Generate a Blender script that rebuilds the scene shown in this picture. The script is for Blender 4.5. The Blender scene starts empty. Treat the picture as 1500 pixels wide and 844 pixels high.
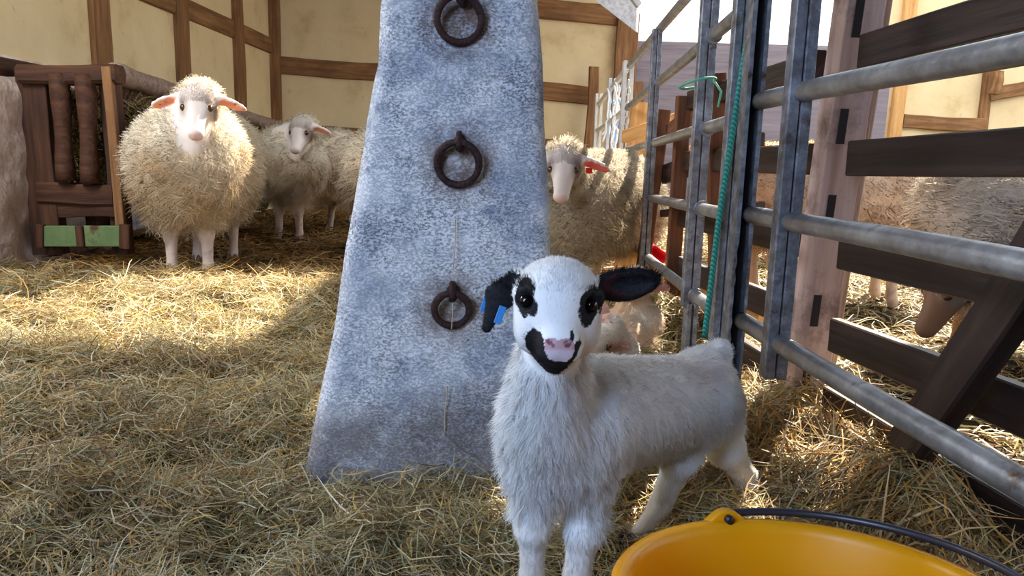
import bpy, math, random
import numpy as np
from mathutils import Vector, Matrix
R_ = math.radians
SC = bpy.context.scene
COL = SC.collection
# ------------------------------------------------------------------ camera, world, lights, exposure
CAM = np.array([0.0, 0.0, 0.6]); FPX = 1083.0
PITCH, ROLL = R_(10.0), R_(1.5)
_F = np.array([0, math.cos(PITCH), -math.sin(PITCH)])
_U0 = np.array([0, math.sin(PITCH), math.cos(PITCH)]); _R0 = np.array([1.0, 0, 0])
_R = _R0 * math.cos(ROLL) + _U0 * math.sin(ROLL)
_U = -_R0 * math.sin(ROLL) + _U0 * math.cos(ROLL)
cam_d = bpy.data.cameras.new('camera'); cam = bpy.data.objects.new('camera', cam_d); COL.objects.link(cam)
cam_d.sensor_width = 36.0; cam_d.lens = 36.0 * FPX / 1500.0; cam_d.clip_start = 0.02; cam_d.clip_end = 200
cam.matrix_world = Matrix(((_R[0], _U[0], -_F[0], CAM[0]), (_R[1], _U[1], -_F[1], CAM[1]),
                           (_R[2], _U[2], -_F[2], CAM[2]), (0, 0, 0, 1)))
cam_d.dof.use_dof = False
SC.camera = cam
SC.view_settings.view_transform = 'Standard'; SC.view_settings.look = 'None'
SC.view_settings.gamma = 1.0; SC.view_settings.use_curve_mapping = False
SC.view_settings.exposure = 0.40
w = bpy.data.worlds.new('sky'); SC.world = w; w.use_nodes = True
bg = w.node_tree.nodes['Background']; bg.inputs[0].default_value = (0.88, 0.94, 1.0, 1); bg.inputs[1].default_value = 2.6
def lamp(name, typ, loc, target, energy, color, **kw):
    d = bpy.data.lights.new(name, typ); o = bpy.data.objects.new(name, d); COL.objects.link(o)
    o.location = loc; d.energy = energy; d.color = color
    o.rotation_euler = (Vector(target) - Vector(loc)).to_track_quat('-Z', 'Y').to_euler()
    for k, v in kw.items(): setattr(d, k, v)
    return o
SUN_TO = Vector((0.62, 0.78, 1.0))
lamp('sun', 'SUN', SUN_TO * 10, (0, 0, 0), 17.0, (1.0, 0.89, 0.73), angle=R_(0.6))
# daylight of the open barn door behind the camera; fill lamp added over the left straw
lamp('door_daylight', 'AREA', (-1.3, -1.25, 1.35), (0.1, 1.6, 0.4), 80.0, (0.50, 0.68, 1.0), shape='RECTANGLE', size=1.3, size_y=1.7)
lamp('straw_fill_left', 'AREA', (-2.35, 1.9, 1.9), (-1.1, 2.6, 0.0), 62.0, (0.92, 0.96, 1.0), shape='RECTANGLE', size=1.0, size_y=0.8)  # added lamp that brightens the straw on the left

def at(px, py, Y):
    r = _F + _R * (px - 750.0) / FPX - _U * (py - 422.0) / FPX
    return CAM + r * (Y / r[1])

rng = np.random.default_rng(7); random.seed(5)
# ------------------------------------------------------------------ helpers
def noise3(p, f, seed=0, oct=2):
    g = np.random.default_rng(seed); v = np.zeros(len(p)); a = 1.0; tot = 0
    for o in range(oct):
        for k in range(5):
            d = g.normal(size=3); d /= np.linalg.norm(d)
            d2 = g.normal(size=3); d2 /= np.linalg.norm(d2)
            v += a * np.sin(p @ d * f * (0.8 + 0.5 * g.random()) * 2 * math.pi + g.random() * 6.28 + 1.5 * np.sin(p @ d2 * f * 3.1 + g.random() * 6)) / 5 * 1.6
        tot += a; a *= 0.5; f *= 2.1
    return v / tot
def sstep(a, b, x):
    t = np.clip((x - a) / (b - a), 0, 1); return t * t * (3 - 2 * t)
def norm(v):
    return v / np.maximum(np.linalg.norm(v, axis=-1, keepdims=True), 1e-9)

def setp(o, label=None, cat=None, group=None, kind=None):
    if label: o['label'] = label
    if cat: o['category'] = cat
    if group: o['group'] = group
    if kind: o['kind'] = kind
    return o
def empty(name, loc, label=None, cat=None, group=None):
    o = bpy.data.objects.new(name, None); COL.objects.link(o); o.location = tuple(float(x) for x in loc)
    o.empty_display_size = 0.05
    bpy.context.view_layer.update()
    return setp(o, label, cat, group)
def link(name, me, mat, parent=None, origin=None, M=None):
    """mesh in world coordinates, moved to its own origin; or a mesh in local coordinates placed by M"""
    o = bpy.data.objects.new(name, me); COL.objects.link(o)
    if mat is not None:
        for m in (mat if isinstance(mat, (list, tuple)) else [mat]): me.materials.append(m)
    if M is None:
        if origin is None:
            n = len(me.vertices); co = np.empty(n * 3, dtype=np.float32); me.vertices.foreach_get('co', co)
            co = co.reshape(-1, 3); origin = ((co.min(0) + co.max(0)) / 2); origin[2] = co[:, 2].min()
        me.transform(Matrix.Translation(-Vector([float(x) for x in origin])))
        M = Matrix.Translation(Vector([float(x) for x in origin]))
    if parent is not None:
        o.parent = parent
        PM = Matrix.Identity(4); q = parent; chain = []
        while q is not None: chain.append(q); q = q.parent
        for q in reversed(chain): PM = PM @ q.matrix_basis
        o.matrix_basis = PM.inverted() @ M
    else:
        o.matrix_basis = M
    return o
def mesh_np(name, V, Q=None, T=None, cols=None, smooth=True, nrm=None):
    V = np.ascontiguousarray(V, dtype=np.float32); me = bpy.data.meshes.new(name)
    parts = []; tot = []
    if Q is not None and len(Q): parts.append(np.asarray(Q, dtype=np.int32).ravel()); tot.append(np.full(len(Q), 4, dtype=np.int32))
    if T is not None and len(T): parts.append(np.asarray(T, dtype=np.int32).ravel()); tot.append(np.full(len(T), 3, dtype=np.int32))
    li = np.concatenate(parts); lt = np.concatenate(tot); ls = np.concatenate([[0], np.cumsum(lt)[:-1]]).astype(np.int32)
    me.vertices.add(len(V)); me.vertices.foreach_set('co', V.ravel())
    me.loops.add(len(li)); me.loops.foreach_set('vertex_index', li)
    me.polygons.add(len(lt)); me.polygons.foreach_set('loop_start', ls); me.polygons.foreach_set('loop_total', lt)
    me.polygons.foreach_set('use_smooth', np.full(len(lt), smooth))
    me.update(calc_edges=True)
    if cols is not None:
        a = me.color_attributes.new('Col', 'FLOAT_COLOR', 'POINT')
        c = np.ones((len(V), 4), dtype=np.float32); c[:, :3] = cols; a.data.foreach_set('color', c.ravel())
    if nrm is not None:
        me.normals_split_custom_set_from_vertices(np.ascontiguousarray(nrm, dtype=np.float32))
    return me
def ribbons(name, P, W, S, C, nrm=None):
    """P n,k,3 centre lines; W n,k half-widths; S n,3 side vectors; C n,3 or n,k,3"""
    n, k, _ = P.shape
    S3 = S[:, None, :] * W[:, :, None]
    V = np.stack([P - S3, P + S3], axis=2).reshape(-1, 3)
    b = (np.arange(n) * 2 * k)[:, None] + (np.arange(k - 1) * 2)[None]
    Q = np.stack([b, b + 1, b + 3, b + 2], axis=-1).reshape(-1, 4)
    if C.ndim == 2: C = np.repeat(C[:, None, :], k, axis=1)
    cc = np.repeat(C[:, :, None, :], 2, axis=2).reshape(-1, 3)
    nn = None
    if nrm is not None: nn = np.repeat(norm(nrm)[:, None, :], 2 * k, axis=1).reshape(-1, 3)
    return mesh_np(name, V, Q=Q, cols=cc, nrm=nn)

# ---- prisms, tubes, lathes
def M_from(o, x, y, z):
    return Matrix(((x[0], y[0], z[0], o[0]), (x[1], y[1], z[1], o[1]), (x[2], y[2], z[2], o[2]), (0, 0, 0, 1)))
def plank(name, a, b, wid, thk, mat, parent=None, up=(0, 0, 1), bev=0.003, rough=0.0, seg=1, seed=0, face=None):
    """board from a to b; wid is measured along `up`, thk across. Grain runs along local X."""
    a = np.array(a, float); b = np.array(b, float); x = b - a; L = np.linalg.norm(x); x /= L
    up = np.array(up, float); z = up - x * (up @ x); z /= np.linalg.norm(z); y = np.cross(z, x)
    n = max(1, seg); g = np.random.default_rng(seed + 11)
    bv = min(bev, wid * .3, thk * .3)
    prof = [(-thk/2+bv, -wid/2), (thk/2-bv, -wid/2), (thk/2, -wid/2+bv), (thk/2, wid/2-bv), (thk/2-bv, wid/2), (-thk/2+bv, wid/2), (-thk/2, wid/2-bv), (-thk/2, -wid/2+bv)]
    V = []; Q = []
    ph = g.random(4) * 6.28
    for i in range(n + 1):
        t = i / n; dy = rough * math.sin(t * 5 + ph[0]) + rough * .5 * math.sin(t * 13 + ph[1]); dz = rough * math.sin(t * 6 + ph[2])
        sc = 1 + (rough * 3) * math.sin(t * 17 + ph[3]) 
        for (py, pz) in prof: V.append((t * L, py * sc + dy, pz * sc + dz))
    for i in range(n):
        for j in range(8):
            Q.append((i*8+j, i*8+(j+1) % 8, (i+1)*8+(j+1) % 8, (i+1)*8+j))
    me = bpy.data.meshes.new(name); me.from_pydata(V, [], [q[::-1] for q in Q] + [list(range(8)), list(range(n*8, n*8+8))[::-1]])
    import bmesh
    bm = bmesh.new(); bm.from_mesh(me); bmesh.ops.recalc_face_normals(bm, faces=bm.faces); bm.to_mesh(me); bm.free()
    return link(name, me, mat, parent, M=M_from(a, x, y, z))
def tube(name, pts, r, mat, parent=None, n=12, cap=True, origin=None, closed=False, dent=0.0):
    P = np.array(pts, float); k = len(P); rr = np.full(k, r) if np.isscalar(r) else np.array(r, float)
    if closed: T = norm(np.roll(P, -1, 0) - np.roll(P, 1, 0))
    else:
        T = np.zeros_like(P); T[1:-1] = P[2:] - P[:-2]; T[0] = P[1] - P[0]; T[-1] = P[-1] - P[-2]; T = norm(T)
    ref = np.array([0, 0, 1.0]) if abs(T[0][2]) < .9 else np.array([1.0, 0, 0])
    u = norm(np.cross(T[0], ref)); V = []
    for i in range(k):
        u = norm(u - T[i] * (u @ T[i])); v = np.cross(T[i], u)
        for j in range(n):
            a = 2 * math.pi * j / n; V.append(P[i] + (u * math.cos(a) + v * math.sin(a)) * rr[i] * (1 + dent * math.sin(i * 1.7 + j * 2.1)))
    F = []; m = k if closed else k - 1
    for i in range(m):
        for j in range(n):
            i2 = (i + 1) % k; F.append((i*n+j, i*n+(j+1) % n, i2*n+(j+1) % n, i2*n+j))
    if not closed and cap: F += [list(range(n))[::-1], list(range((k-1)*n, k*n))]
    me = bpy.data.meshes.new(name); me.from_pydata([tuple(map(float, v)) for v in V], [], F)
    for p in me.polygons: p.use_smooth = len(p.vertices) == 4
    return link(name, me, mat, parent, origin=origin)
def lathe(name, prof, n, mat, parent=None, M=None, sx=1, sy=1):
    V = []; F = []
    for (r, z) in prof:
        for j in range(n):
            a = 2 * math.pi * j / n; V.append((r * math.cos(a) * sx, r * math.sin(a) * sy, z))
    for i in range(len(prof) - 1):
        for j in range(n): F.append((i*n+j, i*n+(j+1) % n, (i+1)*n+(j+1) % n, (i+1)*n+j))
    me = bpy.data.meshes.new(name); me.from_pydata(V, [], F)
    for p in me.polygons: p.use_smooth = True
    return link(name, me, mat, parent, M=M)
def sphere_np(c, r, nu=20, nv=12, sc=(1, 1, 1), Rm=None):
    V = []; F = []
    for i in range(nv + 1):
        th = math.pi * i / nv
        for j in range(nu):
            a = 2 * math.pi * j / nu; p = np.array([math.sin(th)*math.cos(a)*sc[0], math.sin(th)*math.sin(a)*sc[1], math.cos(th)*sc[2]]) * r
            if Rm is not None: p = Rm @ p
            V.append(p + c)
    for i in range(nv):
        for j in range(nu): F.append((i*nu+j, (i+1)*nu+j, (i+1)*nu+(j+1) % nu, i*nu+(j+1) % nu))
    return np.array(V), F
def ball(name, c, r, mat, parent=None, sc=(1, 1, 1), Rm=None):
    V, F = sphere_np(np.array(c, float), r, sc=sc, Rm=Rm)
    me = mesh_np(name, V, Q=F); return link(name, me, mat, parent, origin=c)

# ---- materials
def newmat(name):
    m = bpy.data.materials.new(name); m.use_nodes = True; nt = m.node_tree; b = nt.nodes['Principled BSDF']
    return m, nt, b
def N(nt, typ, **kw):
    n = nt.nodes.new(typ)
    for k, v in kw.items(): setattr(n, k, v)
    return n
def ramp(nt, stops):
    r = N(nt, 'ShaderNodeValToRGB'); e = r.color_ramp.elements
    while len(e) < len(stops): e.new(0.5)
    for i, (p, c) in enumerate(stops): e[i].position = p; e[i].color = (*c, 1) if len(c) == 3 else c
    return r
def noisy(name, stops, scale=8, stretch=(1, 1, 1), rough=.7, bump=.3, bscale=None, metal=0.0, detail=6, spec=.3, dist=0.01, coords='Object', second=None):
    m, nt, b = newmat(name); tc = N(nt, 'ShaderNodeTexCoord'); mp = N(nt, 'ShaderNodeMapping'); mp.inputs['Scale'].default_value = stretch
    nt.links.new(tc.outputs[coords], mp.inputs[0])
    n = N(nt, 'ShaderNodeTexNoise'); n.inputs['Scale'].default_value = scale; n.inputs['Detail'].default_value = detail; n.inputs['Roughness'].default_value = .65
    nt.links.new(mp.outputs[0], n.inputs['Vector']); r = ramp(nt, stops); nt.links.new(n.outputs[0], r.inputs[0])
    out = r.outputs[0]
    if second:   # (colour, scale, lo, hi): a second layer of blotches
        n3 = N(nt, 'ShaderNodeTexNoise'); n3.inputs['Scale'].default_value = second[1]; n3.inputs['Detail'].default_value = 8; n3.inputs['Roughness'].default_value = .7
        nt.links.new(tc.outputs[coords], n3.inputs['Vector'])
        r3 = ramp(nt, [(second[2], (0, 0, 0)), (second[3], (1, 1, 1))]); nt.links.new(n3.outputs[0], r3.inputs[0])
        mx = N(nt, 'ShaderNodeMix', data_type='RGBA'); nt.links.new(r3.outputs[0], mx.inputs[0]); nt.links.new(out, mx.inputs[6]); mx.inputs[7].default_value = (*second[0], 1)
        out = mx.outputs[2]
    nt.links.new(out, b.inputs['Base Color'])
    n2 = N(nt, 'ShaderNodeTexNoise'); n2.inputs['Scale'].default_value = bscale or scale * 3; n2.inputs['Detail'].default_value = 6
    nt.links.new(mp.outputs[0], n2.inputs['Vector']); bp = N(nt, 'ShaderNodeBump'); bp.inputs['Strength'].default_value = bump; bp.inputs['Distance'].default_value = dist
    nt.links.new(n2.outputs[0], bp.inputs['Height']); nt.links.new(bp.outputs[0], b.inputs['Normal'])
    b.inputs['Roughness'].default_value = rough; b.inputs['Metallic'].default_value = metal; b.inputs['Specular IOR Level'].default_value = spec
    return m
def plain(name, c, rough=.5, metal=0, spec=.5, **kw):
    m, nt, b = newmat(name); b.inputs['Base Color'].default_value = (*c, 1); b.inputs['Roughness'].default_value = rough; b.inputs['Metallic'].default_value = metal
    b.inputs['Specular IOR Level'].default_value = spec
    for k, v in kw.items(): b.inputs[k].default_value = v
    return m
def vcol(name, rough=.8, trans=0.0, spec=.15, mult=None):
    m, nt, b = newmat(name); a = N(nt, 'ShaderNodeVertexColor', layer_name='Col'); b.inputs['Roughness'].default_value = rough; b.inputs['Specular IOR Level'].default_value = spec
    nt.links.new(a.outputs[0], b.inputs['Base Color'])
    if trans > 0:
        tr = N(nt, 'ShaderNodeBsdfTranslucent'); nt.links.new(a.outputs[0], tr.inputs[0]); mx = N(nt, 'ShaderNodeMixShader'); mx.inputs[0].default_value = trans
        nt.links.new(b.outputs[0], mx.inputs[1]); nt.links.new(tr.outputs[0], mx.inputs[2]); nt.links.new(mx.outputs[0], nt.nodes['Material Output'].inputs[0])
    return m
def wood(name, dark, mid, light, scale=6, rough=.75, bump=.5, second=None, spec=.3):
    return noisy(name, [(.28, dark), (.5, mid), (.72, light)], scale=scale, stretch=(.35, 5, 5), rough=rough, bump=bump, bscale=scale*2.5, dist=.006, second=second, spec=spec)

# ---- implicit surfaces: primitives blended into one continuous body
class Field:
    def __init__(s, xs, ys, zs):
        s.x, s.y, s.z = xs, ys, zs; s.v = np.full((len(xs), len(ys), len(zs)), 1.0, dtype=np.float32)
    def _box(s, lo, hi):
        i = [np.searchsorted(a, l) for a, l in zip((s.x, s.y, s.z), lo)]; j = [np.searchsorted(a, h) for a, h in zip((s.x, s.y, s.z), hi)]
        sl = tuple(slice(a, max(a, b)) for a, b in zip(i, j))
        X, Y, Z = np.meshgrid(s.x[sl[0]], s.y[sl[1]], s.z[sl[2]], indexing='ij')
        return sl, np.stack([X, Y, Z], -1)
    def _mix(s, sl, d, k, sub=False):
        v = s.v[sl]
        if sub:
            h = np.maximum(k - np.abs(v + d), 0) / k; s.v[sl] = np.maximum(v, -d) + h * h * k / 4
        else:
            h = np.maximum(k - np.abs(v - d), 0) / k; s.v[sl] = np.minimum(v, d) - h * h * k / 4
    def cap(s, a, b, ra, rb, k=.02, sub=False, flat=None):
        a = np.array(a, float); b = np.array(b, float); m = max(ra, rb) + k + .03
        sl, p = s._box(np.minimum(a, b) - m, np.maximum(a, b) + m)
        if p.size == 0: return
        ab = b - a; t = np.clip(((p - a) @ ab) / (ab @ ab), 0, 1); q = p - a - t[..., None] * ab
        if flat is not None:   # (axis, factor): squash the section along an axis
            ax = norm(np.array(flat[0], float)); q = q + ax * (q @ ax)[..., None] * (flat[1] - 1)
        s._mix(sl, (np.linalg.norm(q, axis=-1) - (ra + (rb - ra) * t)).astype(np.float32), k, sub)
    def ell(s, c, r, Rm=None, k=.02, sub=False):
        c = np.array(c, float); r = np.array(r, float); m = r.max() + k + .03
        sl, p = s._box(c - m, c + m)
        if p.size == 0: return
        q = p - c
        if Rm is not None: q = q @ Rm       # columns of Rm = local axes
        k0 = np.linalg.norm(q / r, axis=-1); k1 = np.linalg.norm(q / (r * r), axis=-1)
        s._mix(sl, (k0 * (k0 - 1) / np.maximum(k1, 1e-6)).astype(np.float32), k, sub)
    def mesh(s):
        v = s.v; sg = v < 0; nx, ny, nz = v.shape
        c = np.zeros((nx-1, ny-1, nz-1), dtype=np.int8)
        for dx in (0, 1):
            for dy in (0, 1):
                for dz in (0, 1): c += sg[dx:nx-1+dx, dy:ny-1+dy, dz:nz-1+dz]
        act = (c > 0) & (c < 8); I = np.argwhere(act); idx = -np.ones(act.shape, dtype=np.int64); idx[act] = np.arange(len(I))
        acc = np.zeros((len(I), 3)); cnt = np.zeros(len(I)); G = (s.x, s.y, s.z)
        cor = [(a, b, d) for a in (0, 1) for b in (0, 1) for d in (0, 1)]
        for a in cor:
            for ax in range(3):
                if a[ax]: continue
                b = list(a); b[ax] = 1
                A = I + np.array(a); B = I + np.array(b); va = v[tuple(A.T)]; vb = v[tuple(B.T)]
                cr = (va < 0) != (vb < 0); t = np.where(cr, va / np.where(np.abs(va - vb) < 1e-9, 1, va - vb), 0)
                pa = np.stack([G[d][A[:, d]] for d in range(3)], -1); pb = np.stack([G[d][B[:, d]] for d in range(3)], -1)
                acc += np.where(cr[:, None], pa + (pb - pa) * t[:, None], 0); cnt += cr
        V = acc / np.maximum(cnt, 1)[:, None]; Q = []
        for ax in range(3):
            o = [d for d in range(3) if d != ax]
            sl0 = [slice(None)] * 3; sl1 = [slice(None)] * 3; sl0[ax] = slice(0, -1); sl1[ax] = slice(1, None)
            s0 = sg[tuple(sl0)]; s1 = sg[tuple(sl1)]; E = np.argwhere(s0 != s1)
            E = E[(E[:, o[0]] > 0) & (E[:, o[1]] > 0) & (E[:, o[0]] < v.shape[o[0]]-1) & (E[:, o[1]] < v.shape[o[1]]-1)]
            def cell(da, db):
                D = E.copy(); D[:, o[0]] += da; D[:, o[1]] += db; return idx[tuple(D.T)]
            q = np.stack([cell(-1, -1), cell(0, -1), cell(0, 0), cell(-1, 0)], -1)
            ins = s0[tuple(E.T)]; flip = ins if ax != 1 else ~ins
            q[~flip] = q[~flip][:, ::-1]; Q.append(q)
        Q = np.concatenate(Q); Q = Q[(Q >= 0).all(1)]
        return V, Q
def vnormals(V, Q):
    a, b, c, d = (V[Q[:, i]] for i in range(4)); n = np.cross(c - a, d - b); out = np.zeros_like(V)
    for i in range(4): np.add.at(out, Q[:, i], n)
    return norm(out)
def relax(V, Q, it=2, f=.5):
    for _ in range(it):
        s = np.zeros_like(V); n = np.zeros(len(V))
        for i in range(4):
            for j in ((i+1) % 4, (i-1) % 4): np.add.at(s, Q[:, i], V[Q[:, j]]); np.add.at(n, Q[:, i], 1)
        V = V + (s / np.maximum(n, 1)[:, None] - V) * f
    return V
def sample(V, Q, n, wfun=None, g=None):
    g = g or rng
    a, b, c, d = (V[Q[:, i]] for i in range(4)); ar = np.linalg.norm(np.cross(c - a, d - b), axis=1) / 2
    if wfun is not None: ar = ar * np.maximum(wfun((a + c) / 2), 0)
    fi = np.searchsorted(np.cumsum(ar) / ar.sum(), g.random(n)).clip(0, len(Q)-1); u, v = g.random((2, n, 1))
    q = V[Q[fi]]; p = (q[:, 0]*(1-u) + q[:, 1]*u)*(1-v) + (q[:, 3]*(1-u) + q[:, 2]*u)*v
    NV = vnormals(V, Q); nn = NV[Q[fi]]; nm = norm((nn[:, 0]*(1-u) + nn[:, 1]*u)*(1-v) + (nn[:, 3]*(1-u) + nn[:, 2]*u)*v)
    return p, nm
def fur(name, V, Q, locks, per, length, width, flow, lift, color, mat, parent, spread=.004, wfun=None, droop=.3, curl=0.0, k=4, tipw=.25, conv=.7, seed=1, origin=None, jit=.25, nblend=.6, M=None):
    g = np.random.default_rng(seed)
    p0, n0 = sample(V, Q, locks, wfun, g)
    L = length(p0) * (0.7 + .6 * g.random(locks)); fl = flow(p0, n0); fl = fl - n0 * np.sum(fl * n0, 1, keepdims=True); fl = norm(fl + 1e-6)
    lf = lift(p0)[:, None]
    d0 = norm(n0 * lf + fl * (1 - lf) + g.normal(size=(locks, 3)) * jit * .5)
    n = locks * per; li = np.repeat(np.arange(locks), per)
    t1 = norm(np.cross(n0, fl)); jx, jy = g.normal(size=(2, n, 1)) * spread
    root = p0[li] + t1[li] * jx + fl[li] * jy - n0[li] * .001
    Lh = (L[li] * (.75 + .4 * g.random(n)))[:, None]
    d = norm(d0[li] + g.normal(size=(n, 3)) * jit * .35)
    t = np.linspace(0, 1, k)[None, :, None]
    off = (t1[li] * jx + fl[li] * jy)[:, None, :] * (conv * t ** 1.2)
    P = root[:, None, :] + d[:, None, :] * Lh[:, None, :] * t - off + np.array([0, 0, -1.0])[None, None] * (droop * Lh[:, None, :] * t * t)
    if curl > 0:
        ph = g.random((locks, 1, 1))[li] * 6.28; fr = 7 + 4 * g.random((locks, 1, 1))[li]
        P = P + (t1[li][:, None, :] * np.sin(ph + fr * t) + n0[li][:, None, :] * np.cos(ph * 1.3 + fr * t) * .6) * (curl * Lh[:, None, :] * t)
    W = width * (.7 + .6 * g.random(n))[:, None] * np.linspace(1, tipw, k)[None]
    side = norm(np.cross(d, n0[li] + g.normal(size=(n, 3)) * .25))
    # keep the ribbon's front on the outside
    C = color(p0)[li]; C = np.clip(C * (1 + .10 * g.normal(size=(n, 1))) , 0.004, .95)
    up = np.cross(d, side)
    sgn = np.sign(np.sum(up * n0[li], 1, keepdims=True)); sgn[sgn == 0] = 1
    side = side * -sgn
    nm = norm(n0[li] * nblend + norm(up * sgn) * (1 - nblend))
    me = ribbons(name, P, W, side, C, nrm=nm)
    return link(name, me, mat, parent, origin=origin, M=M)
# ------------------------------------------------------------------ materials
M_plaster = noisy('cream_plaster', [(.25, (.48, .34, .17)), (.45, (.68, .52, .29)), (.75, (.76, .61, .37))], scale=2.2, rough=.9, bump=.25, bscale=14, second=((.36, .25, .13), 9, .62, .78), spec=.1)
M_rough = noisy('rough_limewash', [(.25, (.34, .23, .17)), (.5, (.60, .46, .38)), (.75, (.82, .74, .68))], scale=5, rough=.95, bump=.9, bscale=10, dist=.03, spec=.1)
M_timber = wood('old_timber', (.10, .045, .016), (.22, .10, .035), (.34, .18, .07), second=((.13, .06, .025), 3, .5, .8))
M_timber_d = wood('dark_timber', (.022, .008, .004), (.060, .022, .009), (.12, .048, .02))
M_boards = noisy('grey_board_wall', [(.3, (.16, .13, .15)), (.7, (.27, .23, .25))], scale=3, stretch=(.5, .5, 6), rough=.85, bump=.4)
M_greyw = wood('weathered_wood', (.20, .20, .21), (.34, .34, .36), (.46, .46, .48))
M_fence = wood('dark_fence_board', (.008, .004, .004), (.022, .011, .009), (.05, .027, .021), rough=.5, spec=.4, second=((.06, .038, .03), 5, .6, .9))
M_post = wood('planed_fence_post', (.36, .23, .20), (.52, .37, .33), (.62, .47, .42), scale=5, second=((.09, .055, .05), 5, .50, .68))
M_postL = wood('pale_splintered_wood', (.34, .25, .22), (.50, .39, .35), (.62, .51, .47), scale=12, bump=.9)
M_stake = wood('red_brown_stake', (.06, .022, .012), (.12, .045, .02), (.2, .08, .035))
M_orange = wood('fresh_orange_wood', (.42, .20, .06), (.60, .32, .11), (.72, .45, .2))
M_green = noisy('flaking_green_paint', [(.3, (.09, .14, .05)), (.7, (.16, .22, .08))], scale=7, rough=.7, bump=.4, second=((.09, .04, .02), 6, .6, .68))
M_steel = noisy('galvanised_steel', [(.2, (.10, .09, .085)), (.45, (.25, .255, .27)), (.7, (.42, .44, .47))], scale=16, stretch=(1, 1, 1), rough=.42, bump=.15, metal=.75, spec=.5, second=((.14, .085, .05), 13, .60, .72))
M_steelf = noisy('dirty_steel_flats', [(.25, (.07, .06, .055)), (.5, (.20, .21, .24)), (.75, (.42, .46, .52))], scale=30, rough=.5, bump=.2, metal=.6, spec=.5, second=((.08, .05, .035), 18, .54, .66))
M_holeshade = plain('hollow_shade_black', (.012, .010, .012), .8)  # shade inside hollows put into a near-black colour
M_iron = noisy('rusty_iron', [(.3, (.020, .009, .010)), (.7, (.07, .033, .028))], scale=60, rough=.65, bump=.5, metal=.35)
M_straw = vcol('straw', rough=.55, trans=.18, spec=.35)
M_soil = noisy('trampled_litter', [(.3, (.018, .011, .005)), (.5, (.045, .029, .013)), (.7, (.09, .062, .028))], scale=14, rough=.95, bump=1.0, bscale=40, dist=.02, spec=.1)

# ------------------------------------------------------------------ ground
def gz(x, y):
    x = np.asarray(x, float); y = np.asarray(y, float); p = np.stack([x, y, 0 * x], -1).reshape(-1, 3)
    n = (noise3(p, 1.3, 3, 2) * .014 + noise3(p, 4.0, 4, 2) * .019 + noise3(p, 10, 14, 2) * .009).reshape(x.shape)
    calm = np.clip(np.exp(-((x - .25) / .32) ** 2 - ((y - 1.0) / .33) ** 2) + .8 * np.exp(-((x + 1.5) / .5) ** 2 - ((y - 3.5) / .4) ** 2), 0, 1); n = n * (1 - .85 * calm) - .012 * calm
    z = sstep(1.9, 3.3, y) * .015 * (1 - sstep(-.2, .5, x)) + n
    z += .080 * np.exp(-((x - .63) / .115) ** 2 - ((y - 1.08) / .22) ** 2)
    z += .05 * np.exp(-((x - .60) / .2) ** 2 - ((y - 1.55) / .3) ** 2)
    z += .045 * np.exp(-((x + .75) / .8) ** 2 - ((y - 2.75) / .22) ** 2)
    z += .12 * np.exp(-((x + .9) / .9) ** 2 - ((y - 6.3) / .8) ** 2)
    z += .07 * np.exp(-((x - .50) / .22) ** 2 - ((y - 2.45) / .22) ** 2)
    return z
xs = np.linspace(-3.2, 8, 225); ys = np.linspace(-2.5, 13, 311)
X, Y = np.meshgrid(xs, ys, indexing='ij'); V = np.stack([X, Y, gz(X, Y)], -1).reshape(-1, 3)
i = np.arange(len(xs) - 1)[:, None] * len(ys) + np.arange(len(ys) - 1)[None]; i = i.ravel()
me = mesh_np('floor', V, Q=np.stack([i, i + len(ys), i + len(ys) + 1, i + 1], -1)); 
setp(link('floor', me, M_soil, origin=(0, 0, 0)), kind='structure')

def straw_mesh(name, xy, z0, length, width, tilt, cols, seed, k=5, bend=1.2, lay=.03):
    g = np.random.default_rng(seed); n = len(xy); a = g.random(n) * 2 * math.pi
    L = length * (.4 + 1.0 * g.random(n)); kap = g.normal(size=n) * bend; t = np.linspace(-.5, .5, k)
    ang = a[:, None] + kap[:, None] * t[None]
    dx = np.cos(ang) * L[:, None] / (k - 1); dy = np.sin(ang) * L[:, None] / (k - 1)
    px = np.cumsum(dx, 1) - dx.mean(1, keepdims=True) * k / 2 + xy[:, :1]; py = np.cumsum(dy, 1) - dy.mean(1, keepdims=True) * k / 2 + xy[:, 1:]
    el = g.normal(size=n) * tilt; clump = .35 + 1.3 * sstep(-.4, .6, noise3(np.c_[xy, 0 * xy[:, 0]], 3.6, 51, 3)); zz = z0(px, py) + (g.random(n) ** 1.3 * lay * clump)[:, None] + np.abs(np.sin(el))[:, None] * L[:, None] * (t + .5)[None] * 1.0 + (g.normal(size=(n, 1)) * .006) * np.sin(t * 6)[None]
    lamb_ = np.exp(-((px - .25) / .26) ** 2 - ((py - 1.0) / .28) ** 2); zz = z0(px, py) + (zz - z0(px, py)) * (1 - .55 * lamb_)
    P = np.stack([px, py, zz], -1); d = norm(P[:, -1] - P[:, 0]); r = g.normal(size=(n, 3)); r[:, 2] *= .35; side = norm(np.cross(d, np.array([0, 0, 1.0]) + r * .55))
    W = (width * (.5 + g.random(n)))[:, None] * np.array([.7, 1, 1, .9, .35])[:k][None]
    return ribbons(name, P, W / 2, side, cols)
def straw_cols(n, g, warm=0.5, P=None):
    base = np.array([(.62, .54, .33), (.50, .42, .22), (.40, .40, .22), (.70, .66, .52), (.28, .19, .09), (.60, .40, .13), (.30, .34, .2), (.17, .11, .06)])
    w = np.array([.2, .2, .16 * (1.3 - warm), .14 * (1.3 - warm), .12, .12 + .2 * warm, .1 * (1.3 - warm), .1]); w /= w.sum()
    c = base[g.choice(len(base), n, p=w)] * (.8 + .4 * g.random((n, 1)))
    c = c * np.array([.86, .80, .72]); return c
g = np.random.default_rng(21); XL_ = -2.5
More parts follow.
